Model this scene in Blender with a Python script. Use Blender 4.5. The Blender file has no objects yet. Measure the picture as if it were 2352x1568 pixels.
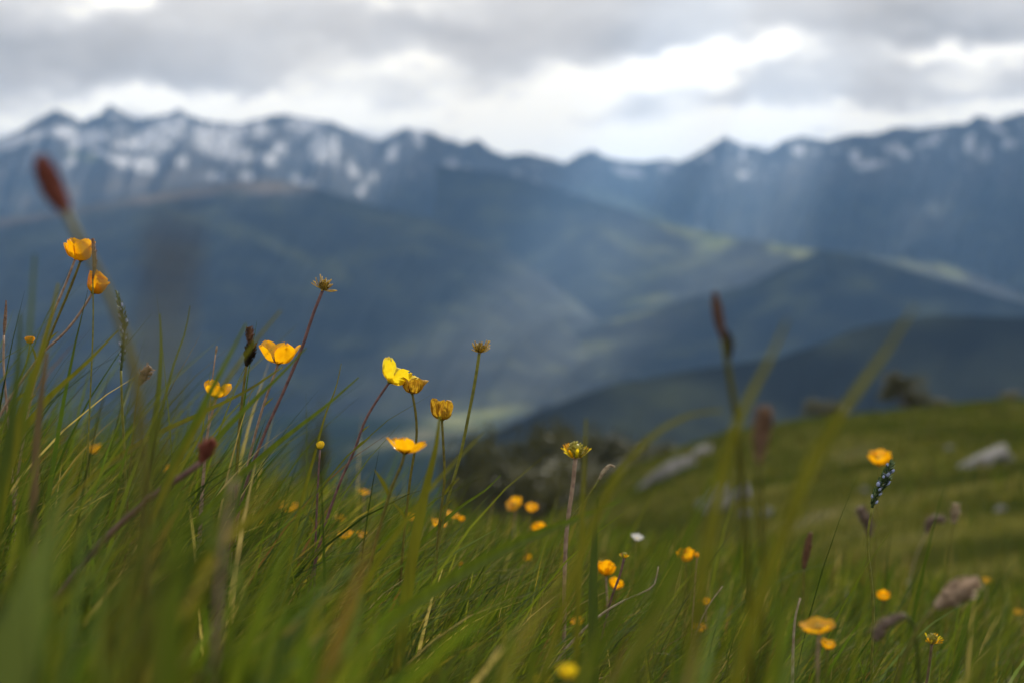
import bpy, math, random
import numpy as np
from mathutils import Vector, Quaternion, Matrix

random.seed(7)
RNG = np.random.default_rng(11)
sc = bpy.context.scene
COL = sc.collection
K = 0.72 / 2352.0            # one pixel of the 2352 px wide picture at one metre


def P(px, py, Y):
    return Vector(((px - 1176) * K * Y, Y, (784 - py) * K * Y))


# ------------------------------------------------------------------ noise
def vnoise(x, y, seed=0):
    x = np.asarray(x, float); y = np.asarray(y, float)
    xi = np.floor(x).astype(np.int64); yi = np.floor(y).astype(np.int64)
    xf = x - xi; yf = y - yi
    def h(a, b):
        n = (a * 374761393 + b * 668265263 + seed * 144665) & 0x7fffffff
        n = ((n ^ (n >> 13)) * 1274126177) & 0x7fffffff
        n = n ^ (n >> 16)
        return (n & 0xffff) / 65535.0
    sx = xf * xf * (3 - 2 * xf); sy = yf * yf * (3 - 2 * yf)
    a = h(xi, yi); b = h(xi + 1, yi); c = h(xi, yi + 1); d = h(xi + 1, yi + 1)
    return (a + (b - a) * sx) * (1 - sy) + (c + (d - c) * sx) * sy


def fbm(x, y, seed=0, octaves=4):
    s = 0; amp = 1; tot = 0
    for o in range(octaves):
        s = s + amp * vnoise(np.asarray(x) * 2 ** o + 17.3 * o, np.asarray(y) * 2 ** o - 9.1 * o, seed + o)
        tot += amp; amp *= 0.5
    return s / tot


# ------------------------------------------------------------------ ground height
ZX = np.array([-9000, -60, -20, -6, 1.8, 6, 11.4, 21.6, 36, 80, 9000.])
ZV = np.array([-60, -32, -19, -11.5, -7.5, -5.2, -3.6, -2.6, -1.9, 0.5, 3.0])


def ground(x, y):
    x = np.asarray(x, float); y = np.asarray(y, float)
    ya = np.maximum(y, 0.0)
    near = -0.20 - 0.085 * y - 0.165 * np.clip(x, -4, 9e9) - 0.026 * np.maximum(ya - 2.6, 0) ** 1.9
    near = np.where(y < 0, -0.20 - 0.085 * y * 0.4 - 0.165 * np.clip(x, -4, 9e9), near)
    near = np.maximum(near, -400)
    far = np.interp(x, ZX, ZV) * (np.maximum(ya, 0.3) / 60.0) ** 0.8 - 0.10
    far = far - np.where(ya > 62, 0.005 * (np.minimum(ya, 160) - 62) ** 1.7 + 0.45 * np.maximum(ya - 160, 0), 0)
    k = 0.25
    m = np.maximum(near, far)
    z = m + k * np.log(np.exp(np.clip((near - m) / k, -40, 0)) + np.exp(np.clip((far - m) / k, -40, 0))) * np.clip((ya - 1.5) / 4, 0, 1)
    z = np.where(ya < 1.5, near, z)
    z = z + (fbm(x * 3.1, y * 3.1, 3) - 0.5) * 0.03 + np.clip((ya - 6) / 20, 0, 1) * (fbm(x * 0.25, y * 0.25, 5) - 0.5) * 0.5
    fl = -262 + 14 * fbm(x / 900, y / 900, 8)
    return np.maximum(z, fl)


def g(x, y):
    return float(ground(np.array([x]), np.array([y]))[0])


def hit(px, py, y0=0.3, y1=120.0):
    """the place on the meadow seen at a pixel of the reference"""
    ys = np.geomspace(y0, y1, 3000)
    u = (px - 1176) * K; t = (784 - py) * K
    d = t * ys - ground(u * ys, ys)
    i = np.argmax(d <= 0)
    if d[i] > 0:
        i = len(ys) - 1
    return float(ys[i])


# ------------------------------------------------------------------ mesh helpers
class MB:
    def __init__(self):
        self.v = []; self.f = []

    def add(self, v, f):
        o = len(self.v)
        self.v.extend([tuple(a) for a in v]); self.f.extend([tuple(i + o for i in q) for q in f])

    def build(self, name, mat, parent=None, loc=None, smooth=True):
        return link(name, self.v, self.f, mat, parent, loc, smooth)


def link(name, v, f, mat, parent=None, loc=None, smooth=True):
    me = bpy.data.meshes.new(name)
    me.from_pydata(v, [], f)
    if smooth:
        me.polygons.foreach_set('use_smooth', [True] * len(me.polygons))
    me.materials.append(mat)
    o = bpy.data.objects.new(name, me); COL.objects.link(o)
    if parent is not None:
        o.parent = parent
    if loc is not None:
        o.location = loc
    return o


def tag(o, label=None, cat=None, group=None, kind=None):
    if label: o['label'] = label
    if cat: o['category'] = cat
    if group: o['group'] = group
    if kind: o['kind'] = kind
    return o


def empty(name, loc, label, cat, group=None):
    o = bpy.data.objects.new(name, None); COL.objects.link(o)
    o.location = loc; o.empty_display_size = 0.02
    return tag(o, label, cat, group)


def spline(pts, n):
    """Catmull-Rom through points, n samples"""
    pts = [Vector(p) for p in pts]
    ln = [0.0]
    for p, q in zip(pts, pts[1:]): ln.append(ln[-1] + max((q - p).length, 1e-9))
    m = len(pts); tg = []
    for i in range(m):
        if m == 2: tg.append((pts[1] - pts[0]) / ln[1])
        elif i == 0: tg.append((pts[1] - pts[0]) / (ln[1] - ln[0]))
        elif i == m - 1: tg.append((pts[-1] - pts[-2]) / (ln[-1] - ln[-2]))
        else:
            h0 = ln[i] - ln[i - 1]; h1 = ln[i + 1] - ln[i]
            tg.append(((pts[i] - pts[i - 1]) / h0 * h1 + (pts[i + 1] - pts[i]) / h1 * h0) / (h0 + h1))
    out = []
    for i in range(n):
        q = ln[-1] * i / (n - 1)
        k = 0
        while k < m - 2 and q > ln[k + 1]: k += 1
        h = ln[k + 1] - ln[k]; t = (q - ln[k]) / h
        out.append(pts[k] * (2 * t ** 3 - 3 * t * t + 1) + tg[k] * (h * (t ** 3 - 2 * t * t + t)) + pts[k + 1] * (3 * t * t - 2 * t ** 3) + tg[k + 1] * (h * (t ** 3 - t * t)))
    return out


def tube(mb, pts, rad, sides=7, n=None, wob=0.0):
    """pts -> smooth tube; rad number or list of radii at the points"""
    n = n or max(6, len(pts) * 6)
    c = spline(pts, n)
    if not isinstance(rad, (list, tuple)): rad = [rad] * 2
    rr = np.interp(np.linspace(0, 1, n), np.linspace(0, 1, len(rad)), rad)
    v = []; f = []
    ref = Vector((0.31, 0.93, 0.2)).normalized()
    for i, p in enumerate(c):
        t = (c[min(i + 1, n - 1)] - c[max(i - 1, 0)]).normalized()
        a = t.cross(ref)
        if a.length < 1e-4: a = t.cross(Vector((1, 0, 0)))
        a.normalize(); b = t.cross(a)
        for s in range(sides):
            th = 2 * math.pi * s / sides
            r = rr[i] * (1 + wob * (random.random() - 0.5))
            v.append(p + (a * math.cos(th) + b * math.sin(th)) * r)
    for i in range(n - 1):
        for s in range(sides):
            q = (s + 1) % sides
            f.append((i * sides + s, i * sides + q, (i + 1) * sides + q, (i + 1) * sides + s))
    f.append(tuple(range(sides))[::-1]); f.append(tuple((n - 1) * sides + s for s in range(sides)))
    mb.add(v, f)
    return c


def ribbon(mb, pts, widths, face=(0, -1, 0.25), fold=0.25, twist=0.0, n=None):
    n = n or max(10, len(pts) * 6)
    c = spline(pts, n)
    ww = np.interp(np.linspace(0, 1, n), np.linspace(0, 1, len(widths)), widths)
    v = []; f = []
    fc = Vector(face).normalized()
    for i, p in enumerate(c):
        t = (c[min(i + 1, n - 1)] - c[max(i - 1, 0)]).normalized()
        a = t.cross(fc)
        if a.length < 1e-4: a = Vector((1, 0, 0))
        a.normalize()
        nn = a.cross(t)
        if twist:
            q = Quaternion(t, twist * i / n); a = q @ a; nn = q @ nn
        w = ww[i] * 0.5
        v += [p - a * w + nn * w * fold, p - a * w * .5 + nn * w * fold * .35, p, p + a * w * .5 + nn * w * fold * .35, p + a * w + nn * w * fold]
    for i in range(n - 1):
        for s in range(4):
            f.append((i * 5 + s, i * 5 + s + 1, i * 5 + 6 + s, i * 5 + 5 + s))
    mb.add(v, f)


def ball(mb, c, r, seg=10, rings=7, sx=1, sy=1, sz=1, axis=None, bump=0.0, sd=0):
    q = Vector((0, 0, 1)).rotation_difference(Vector(axis)) if axis is not None else Quaternion()
    rs = random.Random(sd)
    v = []; f = []
    for i in range(rings + 1):
        ph = math.pi * i / rings
        for s in range(seg):
            th = 2 * math.pi * s / seg
            k = r * (1 + bump * (rs.random() - .5) * (0 < i < rings))
            v.append(Vector(c) + q @ Vector((math.sin(ph) * math.cos(th) * sx * k, math.sin(ph) * math.sin(th) * sy * k, math.cos(ph) * sz * k)))
    for i in range(rings):
        for s in range(seg):
            t = (s + 1) % seg
            f.append((i * seg + s, (i + 1) * seg + s, (i + 1) * seg + t, i * seg + t))
    mb.add(v, f)


# ------------------------------------------------------------------ materials
def mat_new(name):
    m = bpy.data.materials.new(name); m.use_nodes = True
    nt = m.node_tree; nt.nodes.clear()
    return m, nt, nt.nodes, nt.links


def mat_plant(name, col, col2=None, scale=300.0, trans=0.35, rough=0.55, tcol=None, attr=None, spec=0.3, stretch=(1, 1, 1), coord='Object'):
    """leaf-like: diffuse + translucent, mottled with noise"""
    m, nt, N, L = mat_new(name)
    out = N.new('ShaderNodeOutputMaterial')
    pr = N.new('ShaderNodeBsdfPrincipled'); pr.inputs['Roughness'].default_value = rough
    pr.inputs['Specular IOR Level'].default_value = spec
    tr = N.new('ShaderNodeBsdfTranslucent'); mx = N.new('ShaderNodeMixShader'); mx.inputs[0].default_value = trans
    tc = N.new('ShaderNodeTexCoord'); mp = N.new('ShaderNodeMapping'); mp.inputs['Scale'].default_value = stretch
    no = N.new('ShaderNodeTexNoise'); no.inputs['Scale'].default_value = scale; no.inputs['Detail'].default_value = 3
    L.new(tc.outputs[coord], mp.inputs[0]); L.new(mp.outputs[0], no.inputs['Vector'])
    if attr:
        at = N.new('ShaderNodeAttribute'); at.attribute_name = attr
        hs = N.new('ShaderNodeHueSaturation')
        mr = N.new('ShaderNodeMapRange'); mr.inputs['To Min'].default_value = 0.7; mr.inputs['To Max'].default_value = 1.3
        L.new(no.outputs['Fac'], mr.inputs['Value']); L.new(mr.outputs[0], hs.inputs['Value']); L.new(at.outputs['Color'], hs.inputs['Color'])
        src = hs.outputs[0]
    else:
        rp = N.new('ShaderNodeValToRGB')
        c2 = col2 or tuple(c * 0.6 for c in col)
        rp.color_ramp.elements[0].position = 0.35; rp.color_ramp.elements[0].color = (*c2, 1)
        rp.color_ramp.elements[1].position = 0.65; rp.color_ramp.elements[1].color = (*col, 1)
        L.new(no.outputs['Fac'], rp.inputs[0]); src = rp.outputs[0]
    L.new(src, pr.inputs['Base Color'])
    if tcol:
        mc = N.new('ShaderNodeMixRGB'); mc.blend_type = 'MULTIPLY'; mc.inputs[0].default_value = 1; mc.inputs[2].default_value = (*tcol, 1)
        L.new(src, mc.inputs[1]); L.new(mc.outputs[0], tr.inputs['Color'])
    else:
        L.new(src, tr.inputs['Color'])
    L.new(pr.outputs[0], mx.inputs[1]); L.new(tr.outputs[0], mx.inputs[2]); L.new(mx.outputs[0], out.inputs[0])
    return m


M = {}
M['petal'] = mat_plant('buttercup_petal', (.88, .46, .004), (.80, .36, .003), 260, .55, .25, spec=.6)
M['lemon'] = mat_plant('lemon_petal', (.90, .70, .02), (.86, .60, .01), 260, .5, .3, spec=.5)
M['wilt'] = mat_plant('wilted_petal', (.66, .40, .02), (.30, .13, .01), 900, .42, .6, stretch=(1, 1, .25))
M['sepal'] = mat_plant('sepal', (.26, .13, .02), (.12, .06, .015), 500, .25)
M['sepalg'] = mat_plant('green_sepal', (.30, .30, .03), (.2, .15, .02), 500, .25)
M['stamen'] = mat_plant('stamen', (.72, .50, .05), (.5, .3, .03), 800, .3)
M['seed'] = mat_plant('seed_cluster', (.34, .24, .03), (.13, .07, .01), 900, .15)
M['seedg'] = mat_plant('green_seed_cluster', (.38, .34, .03), (.25, .2, .02), 700, .2)
M['purple'] = mat_plant('purple_stem', (.20, .10, .09), (.10, .05, .05), 250, .1)
M['green'] = mat_plant('green_stem', (.22, .22, .03), (.14, .14, .02), 250, .2)
M['tan'] = mat_plant('tan_stem', (.40, .28, .19), (.25, .16, .11), 250, .15)
M['olive'] = mat_plant('olive_stem', (.18, .16, .02), (.11, .09, .015), 250, .2)
M['spike'] = mat_plant('brown_spike', (.19, .095, .05), (.09, .042, .022), 700, .1, .8)
M['red'] = mat_plant('rust_spike', (.28, .09, .06), (.15, .04, .028), 500, .15, .8)
M['black'] = mat_plant('black_spike', (.035, .028, .018), (.012, .009, .006), 900, .05, .8)
M['husk'] = mat_plant('dry_husk', (.30, .19, .12), (.16, .09, .06), 500, .2, .8)
M['umber'] = mat_plant('umber_spike', (.16, .12, .05), (.09, .06, .03), 500, .1, .8)
M['pale'] = mat_plant('pale_dry_grass', (.46, .38, .26), (.30, .22, .14), 300, .25, .8)
M['pale2'] = mat_plant('pinkish_plume', (.52, .39, .28), (.36, .26, .18), 300, .25, .8)
M['plum'] = mat_plant('plum_dry_head', (.20, .145, .11), (.12, .085, .065), 500, .1, .8)
M['blue'] = mat_plant('blue_floret', (.46, .52, .74), (.30, .34, .50), 500, .3)
M['bract'] = mat_plant('green_bract', (.11, .16, .06), (.05, .09, .03), 500, .2)
M['white'] = mat_plant('white_petal', (.75, .74, .72), (.6, .58, .55), 500, .3)
M['grass'] = mat_plant('grass', (0, 0, 0), None, 40, .55, .5, attr='Col', spec=.10, tcol=(1.1, 1.1, .5))
for nm, c in dict(b_green=(.075, .105, .006), b_olive=(.12, .118, .006), b_sage=(.110, .145, .028), b_dark=(.045, .068, .008), b_yellow=(.16, .145, .010), b_straw=(.10, .07, .03)).items():
    M[nm] = mat_plant(nm[2:] + '_blade', c, tuple(k * .7 for k in c), 60, .42, .5, stretch=(4, 4, .4))


def mat_terrain(name, near=False):
    """rock, forest, pasture and snow mixed by vertex attributes and noise"""
    m, nt, N, L = mat_new(name)
    out = N.new('ShaderNodeOutputMaterial'); pr = N.new('ShaderNodeBsdfPrincipled'); pr.inputs['Roughness'].default_value = .9
    pr.inputs['Specular IOR Level'].default_value = .1
    tc = N.new('ShaderNodeTexCoord')
    def noise(sc_, det=5):
        n = N.new('ShaderNodeTexNoise'); n.inputs['Scale'].default_value = sc_; n.inputs['Detail'].default_value = det
        L.new(tc.outputs['Object'], n.inputs['Vector']); return n.outputs['Fac']
    def ramp(src, p0, p1, c0, c1):
        r = N.new('ShaderNodeValToRGB'); e = r.color_ramp.elements
        e[0].position = p0; e[1].position = p1; e[0].color = (*c0, 1); e[1].color = (*c1, 1)
        L.new(src, r.inputs[0]); return r.outputs[0]
    def attr(a):
        n = N.new('ShaderNodeAttribute'); n.attribute_name = a; return n.outputs['Fac']
    def mix(f, a, b):
        n = N.new('ShaderNodeMixRGB'); L.new(f, n.inputs[0]); L.new(a, n.inputs[1]); L.new(b, n.inputs[2]); return n.outputs[0]
    fr = N.new('ShaderNodeValToRGB'); fe = fr.color_ramp.elements; fe.new(.5)
    for k_, (p_, c_) in enumerate([(.42, (.006, .010, .012)), (.56, (.026, .033, .026)), (.68, (.060, .070, .034))]):
        fe[k_].position = p_; fe[k_].color = (*c_, 1)
    L.new(noise(.0048, 9), fr.inputs[0]); forest = fr.outputs[0]
    rock = ramp(noise(.006, 8), .35, .65, (.030, .032, .034), (.095, .088, .082))
    past = ramp(noise(.008, 6), .4, .6, (.15, .18, .055), (.27, .28, .10))  # pasture greens, lightened so the colour carries part of the sunlit look
    bare = ramp(noise(.006, 6), .4, .6, (.16, .13, .09), (.24, .19, .14))
    snow = ramp(noise(.02, 4), .3, .7, (.72, .72, .74), (.84, .84, .84))
    c = mix(attr('rock'), forest, rock)
    c = mix(attr('bare'), c, bare)
    c = mix(attr('past'), c, past)
    c = mix(attr('snow'), c, snow)
    L.new(c, pr.inputs['Base Color']); L.new(pr.outputs[0], out.inputs[0])
    return m


M['terrain'] = mat_terrain('terrain')


def mat_meadow():
    m, nt, N, L = mat_new('meadow_ground')
    out = N.new('ShaderNodeOutputMaterial'); pr = N.new('ShaderNodeBsdfPrincipled'); pr.inputs['Roughness'].default_value = 1
    pr.inputs['Specular IOR Level'].default_value = .0
    tc = N.new('ShaderNodeTexCoord')
    def noise(s, d=6):
        n = N.new('ShaderNodeTexNoise'); n.inputs['Scale'].default_value = s; n.inputs['Detail'].default_value = d
        L.new(tc.outputs['Object'], n.inputs['Vector']); return n.outputs['Fac']
    def ramp(src, els):
        r = N.new('ShaderNodeValToRGB'); e = r.color_ramp.elements
        while len(e) < len(els): e.new(.5)
        for k, (p, c) in enumerate(els): e[k].position = p; e[k].color = (*c, 1)
        L.new(src, r.inputs[0]); return r.outputs[0]
    grassy = ramp(noise(.28, 9), [(.36, (.020, .026, .006)), (.47, (.044, .046, .010)), (.57, (.068, .066, .014)), (.66, (.085, .078, .028)), (.76, (.14, .13, .09))])
    fine = ramp(noise(5.0, 6), [(.3, (.55, .55, .55)), (.7, (1.25, 1.25, 1.25))])
    mu = N.new('ShaderNodeMixRGB'); mu.blend_type = 'MULTIPLY'; mu.inputs[0].default_value = 1
    L.new(grassy, mu.inputs[1]); L.new(fine, mu.inputs[2])
    sa = N.new('ShaderNodeAttribute'); sa.attribute_name = 'soil'
    earth = ramp(noise(14, 5), [(.35, (.016, .013, .006)), (.65, (.045, .036, .014))])  # near earth, darkened in colour to deepen the shaded gaps between blades
    sm = N.new('ShaderNodeMixRGB'); L.new(sa.outputs['Fac'], sm.inputs[0]); L.new(mu.outputs[0], sm.inputs[1]); L.new(earth, sm.inputs[2]); mu = sm
    plots = ramp(noise(.006, 4), [(.40, (.10, .13, .05)), (.5, (.26, .25, .13)), (.58, (.36, .32, .20)), (.66, (.12, .15, .05))])
    woods = ramp(noise(.008, 5), [(.4, (.014, .024, .016)), (.6, (.03, .045, .024))])
    fa = N.new('ShaderNodeAttribute'); fa.attribute_name = 'field'
    fm = N.new('ShaderNodeMixRGB'); L.new(fa.outputs['Fac'], fm.inputs[0]); L.new(woods, fm.inputs[1]); L.new(plots, fm.inputs[2]); fields = fm.outputs[0]
    a = N.new('ShaderNodeAttribute'); a.attribute_name = 'valley'
    mx = N.new('ShaderNodeMixRGB'); L.new(a.outputs['Fac'], mx.inputs[0]); L.new(mu.outputs[0], mx.inputs[1]); L.new(fields, mx.inputs[2])
    L.new(mx.outputs[0], pr.inputs['Base Color']); L.new(pr.outputs[0], out.inputs[0])
    return m


M['meadow'] = mat_meadow()


def mat_rock():
    m, nt, N, L = mat_new('limestone')
    out = N.new('ShaderNodeOutputMaterial'); pr = N.new('ShaderNodeBsdfPrincipled'); pr.inputs['Roughness'].default_value = .9
    tc = N.new('ShaderNodeTexCoord'); n = N.new('ShaderNodeTexNoise'); n.inputs['Scale'].default_value = 3; n.inputs['Detail'].default_value = 8
    r = N.new('ShaderNodeValToRGB'); e = r.color_ramp.elements
    e[0].position = .35; e[0].color = (.07, .068, .06, 1); e[1].position = .62; e[1].color = (.17, .162, .15, 1)
    L.new(tc.outputs['Object'], n.inputs['Vector']); L.new(n.outputs['Fac'], r.inputs[0]); L.new(r.outputs[0], pr.inputs['Base Color']); L.new(pr.outputs[0], out.inputs[0])
    return m


M['rock'] = mat_rock()
M['leaf'] = mat_plant('tree_leaves', (.085, .080, .014), (.040, .040, .009), 1.2, .25)
M['bark'] = mat_plant('bark', (.10, .075, .05), (.05, .035, .025), 8, .0, .9)


# ------------------------------------------------------------------ world
def build_world():
    w = bpy.data.worlds.new('World'); sc.world = w; w.use_nodes = True
    nt = w.node_tree; N = nt.nodes; L = nt.links; N.clear()
    out = N.new('ShaderNodeOutputWorld'); bg = N.new('ShaderNodeBackground'); bg.inputs['Strength'].default_value = 0.1
    L.new(bg.outputs[0], out.inputs[0])
    sky = N.new('ShaderNodeTexSky'); sky.sky_type = 'NISHITA'; sky.sun_disc = False
    sky.sun_elevation = math.radians(SUN_EL); sky.sun_rotation = math.radians(SUN_AZ)
    sky.altitude = 1700
    tc = N.new('ShaderNodeTexCoord'); sep = N.new('ShaderNodeSeparateXYZ'); L.new(tc.outputs['Generated'], sep.inputs[0])
    def math_(op, a, b=None, c=None, clamp=False):
        n = N.new('ShaderNodeMath'); n.operation = op; n.use_clamp = clamp
        for i, x in enumerate((a, b, c)):
            if x is None: continue
            if isinstance(x, (int, float)): n.inputs[i].default_value = x
            else: L.new(x, n.inputs[i])
        return n.outputs[0]
    az = math_('ARCTAN2', sep.outputs['X'], sep.outputs['Y']); el = math_('ARCSINE', sep.outputs['Z'])
    cmb = N.new('ShaderNodeCombineXYZ'); L.new(az, cmb.inputs[0]); L.new(el, cmb.inputs[1])
    # ragged cloud edges: shift the coordinates by noise
    mp = N.new('ShaderNodeMapping'); mp.inputs['Scale'].default_value = (1, 1.7, 1); L.new(cmb.outputs[0], mp.inputs[0])
    no = N.new('ShaderNodeTexNoise'); no.inputs['Scale'].default_value = 28; no.inputs['Detail'].default_value = 6; L.new(mp.outputs[0], no.inputs['Vector'])
    sb = N.new('ShaderNodeVectorMath'); sb.operation = 'SUBTRACT'; sb.inputs[1].default_value = (.5, .5, .5); L.new(no.outputs['Color'], sb.inputs[0])
    scl = N.new('ShaderNodeVectorMath'); scl.operation = 'MULTIPLY'; scl.inputs[1].default_value = (.060, .042, 0); L.new(sb.outputs[0], scl.inputs[0])
    ad = N.new('ShaderNodeVectorMath'); ad.operation = 'ADD'; L.new(cmb.outputs[0], ad.inputs[0]); L.new(scl.outputs[0], ad.inputs[1])
    n2 = N.new('ShaderNodeTexNoise'); n2.inputs['Scale'].default_value = 9; n2.inputs['Detail'].default_value = 7; n2.inputs['Roughness'].default_value = .55
    L.new(mp.outputs[0], n2.inputs['Vector'])
    v = math_('MULTIPLY_ADD', n2.outputs['Fac'], 0.90, -0.03)
    blobs = [  # px, py, rx, ry, rotation, weight
        (270, -30, 120, 75, 0, .95), (90, -10, 190, 60, 0, .35), (40, 300, 170, 70, 0, .45), (200, 262, 90, 45, 0, .6),
        (370, 238, 230, 42, 2, .75), (560, 268, 190, 42, 0, .7), (735, 245, 150, 55, 0, .65), (790, 165, 190, 70, 8, .25),
        (960, 150, 180, 60, 5, .45), (1085, 255, 170, 80, 0, .5), (930, 290, 170, 48, 0, .55), (1310, 225, 170, 95, 0, .6),
        (1200, 335, 240, 70, 0, .7), (1420, 355, 200, 55, 0, .7), (1530, 165, 190, 70, -12, .7), (1700, 128, 260, 42, -5, .7),
        (1570, 320, 190, 75, 0, .55), (1750, 295, 300, 55, 0, .6), (2010, 272, 380, 46, 0, .6), (2130, 112, 130, 30, 0, .6),
        (2320, 118, 160, 36, 0, .6), (2200, 180, 150, 50, 0, .3), (900, -5, 190, 40, 0, .35), (2330, 250, 150, 45, 0, .45),
        (60, 100, 240, 75, 0, -.35), (250, 165, 300, 70, 0, -.22), (500, 95, 250, 90, 0, -.12), (720, 80, 260, 60, 0, -.10),
        (1060, 75, 230, 60, 0, -.14), (1450, 100, 300, 55, -4, -.26), (2270, 60, 210, 50, 0, -.32), (2050, 50, 240, 50, 0, -.16),
        (1480, 245, 80, 50, 0, -.10), (1570, 285, 60, 24, 0, -.12), (1860, 200, 230, 50, 0, .10), (1560, 240, 160, 40, 0, .12), (2250, 225, 90, 40, 0, -.1),
        (1720, 40, 260, 40, 0, -.05), (600, 215, 130, 35, 0, -.15)]
    for (px, py, rx, ry, rot, wt) in blobs:
        u = (px - 1176) * K; t = (784 - py) * K
        a = math.atan(u); e = math.atan(t * math.cos(a))
        m_ = N.new('ShaderNodeMapping'); m_.vector_type = 'TEXTURE'
        m_.inputs['Location'].default_value = (a, e, 0); m_.inputs['Rotation'].default_value = (0, 0, math.radians(-rot))
        m_.inputs['Scale'].default_value = (rx * K * 1.55, ry * K * 1.55, 1)
        L.new(ad.outputs[0], m_.inputs[0])
        gr = N.new('ShaderNodeTexGradient'); gr.gradient_type = 'QUADRATIC_SPHERE'; L.new(m_.outputs[0], gr.inputs[0])
        v = math_('MULTIPLY_ADD', gr.outputs['Fac'], wt, v)
    rp = N.new('ShaderNodeValToRGB'); L.new(v, rp.inputs[0]); e = rp.color_ramp.elements
    els = [(.02, (4.3, 4.0, 3.6)), (.32, (6.3, 5.85, 5.3)), (.53, (8.0, 7.5, 6.8)), (.80, (13.0, 12.1, 10.4))]
    while len(e) < 4: e.new(.5)
    for k, (p, c) in enumerate(els):
        e[k].position = p; e[k].color = tuple(x / 15 for x in c) + (1,)
    sc13 = N.new('ShaderNodeVectorMath'); sc13.operation = 'SCALE'; sc13.inputs['Scale'].default_value = 15 * SKY_GAIN; L.new(rp.outputs[0], sc13.inputs[0])
    # gaps of blue where the cover is thin
    n3 = N.new('ShaderNodeTexNoise'); n3.inputs['Scale'].default_value = 6; n3.inputs['Detail'].default_value = 3; L.new(mp.outputs[0], n3.inputs['Vector'])
    gap = N.new('ShaderNodeMapRange'); gap.inputs['From Min'].default_value = .62; gap.inputs['From Max'].default_value = .76; gap.inputs['To Max'].default_value = .2
    L.new(n3.outputs['Fac'], gap.inputs['Value'])
    mx = N.new('ShaderNodeMixRGB'); L.new(gap.outputs[0], mx.inputs[0]); L.new(sc13.outputs[0], mx.inputs[1]); L.new(sky.outputs[0], mx.inputs[2])
    L.new(mx.outputs[0], bg.inputs['Color'])


SUN_EL, SUN_AZ = 40.0, 25.0
SKY_GAIN = 1.32
build_world()
su = bpy.data.lights.new('sun', 'SUN'); su.energy = 5.0; su.angle = math.radians(2.6); su.color = (1.0, .93, .82)
so = bpy.data.objects.new('sun', su); COL.objects.link(so)
dirv = Vector((math.sin(math.radians(SUN_AZ)) * math.cos(math.radians(SUN_EL)), math.cos(math.radians(SUN_AZ)) * math.cos(math.radians(SUN_EL)), math.sin(math.radians(SUN_EL))))
so.rotation_mode = 'QUATERNION'; so.rotation_quaternion = Vector((0, 0, 1)).rotation_difference(dirv); so.location = (0, 0, 3000)

# ------------------------------------------------------------------ camera
cam = bpy.data.cameras.new('camera'); co = bpy.data.objects.new('camera', cam); COL.objects.link(co)
co.rotation_euler = (math.radians(90), 0, 0); cam.lens = 50; cam.sensor_width = 36; cam.clip_start = .01; cam.clip_end = 80000
cam.dof.use_dof = True; cam.dof.focus_distance = 1.0; cam.dof.aperture_fstop = 5.7; cam.dof.aperture_blades = 0
sc.camera = co


# ------------------------------------------------------------------ ground sheet
def blobs_at(PX, PY, lst, soft=.35):
    r = np.zeros_like(PX)
    for b in lst:
        px, py, rx, ry = b[:4]; rot = math.radians(b[4] if len(b) > 4 else 0); w = b[5] if len(b) > 5 else 1
        dx = PX - px; dy = PY - py
        a = (dx * math.cos(rot) + dy * math.sin(rot)) / rx; c = (-dx * math.sin(rot) + dy * math.cos(rot)) / ry
        d = np.sqrt(a * a + c * c)
        r = np.maximum(r, w * np.clip((1 + soft - d) / (2 * soft), 0, 1))
    return r


def build_ground():
    def sx(n, a, s):
        t = np.linspace(-1, 1, n); return a * np.sinh(s * t) / math.sinh(s)
    xs = sx(420, 9000, 11.5)
    t = np.linspace(-.42, 1, 620); ys = 15800 * np.sinh(12.5 * t) / math.sinh(12.5)
    X, Y = np.meshgrid(xs, ys)
    Z = ground(X, Y)
    nx, ny = len(xs), len(ys)
    V = np.stack([X, Y, Z], -1).reshape(-1, 3)
    i = np.arange((ny - 1) * (nx - 1)); r = i // (nx - 1); c = i % (nx - 1)
    a = r * nx + c
    F = np.stack([a, a + 1, a + nx + 1, a + nx], -1)
    me = bpy.data.meshes.new('ground'); me.from_pydata(V.tolist(), [], F.tolist())
    me.polygons.foreach_set('use_smooth', [True] * len(me.polygons))
    at = me.attributes.new('valley', 'FLOAT', 'POINT')
    at.data.foreach_set('value', np.clip((V[:, 1] - 120) / 150, 0, 1).astype(np.float32))
    yy = np.maximum(V[:, 1], 1); PX_ = V[:, 0] / yy / K + 1176; PY_ = 784 - V[:, 2] / yy / K
    fl = blobs_at(PX_, PY_, [(1090, 968, 130, 22, -12, 1), (960, 1000, 90, 16, -10, .9), (870, 1022, 60, 12, -10, .8), (1000, 1030, 70, 10, -6, .5)], .5) * np.clip((V[:, 1] - 800) / 400, 0, 1)
    so_ = me.attributes.new('soil', 'FLOAT', 'POINT'); so_.data.foreach_set('value', np.clip(1 - (V[:, 1] - 2.2) / 2.5, 0, 1).astype(np.float32))
    fa = me.attributes.new('field', 'FLOAT', 'POINT'); fa.data.foreach_set('value', fl.astype(np.float32))
    me.materials.append(M['meadow'])
    o = bpy.data.objects.new('ground', me); COL.objects.link(o); tag(o, 'grassy alpine hillside falling away to a valley floor', None, None, 'structure')


build_ground()


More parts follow.
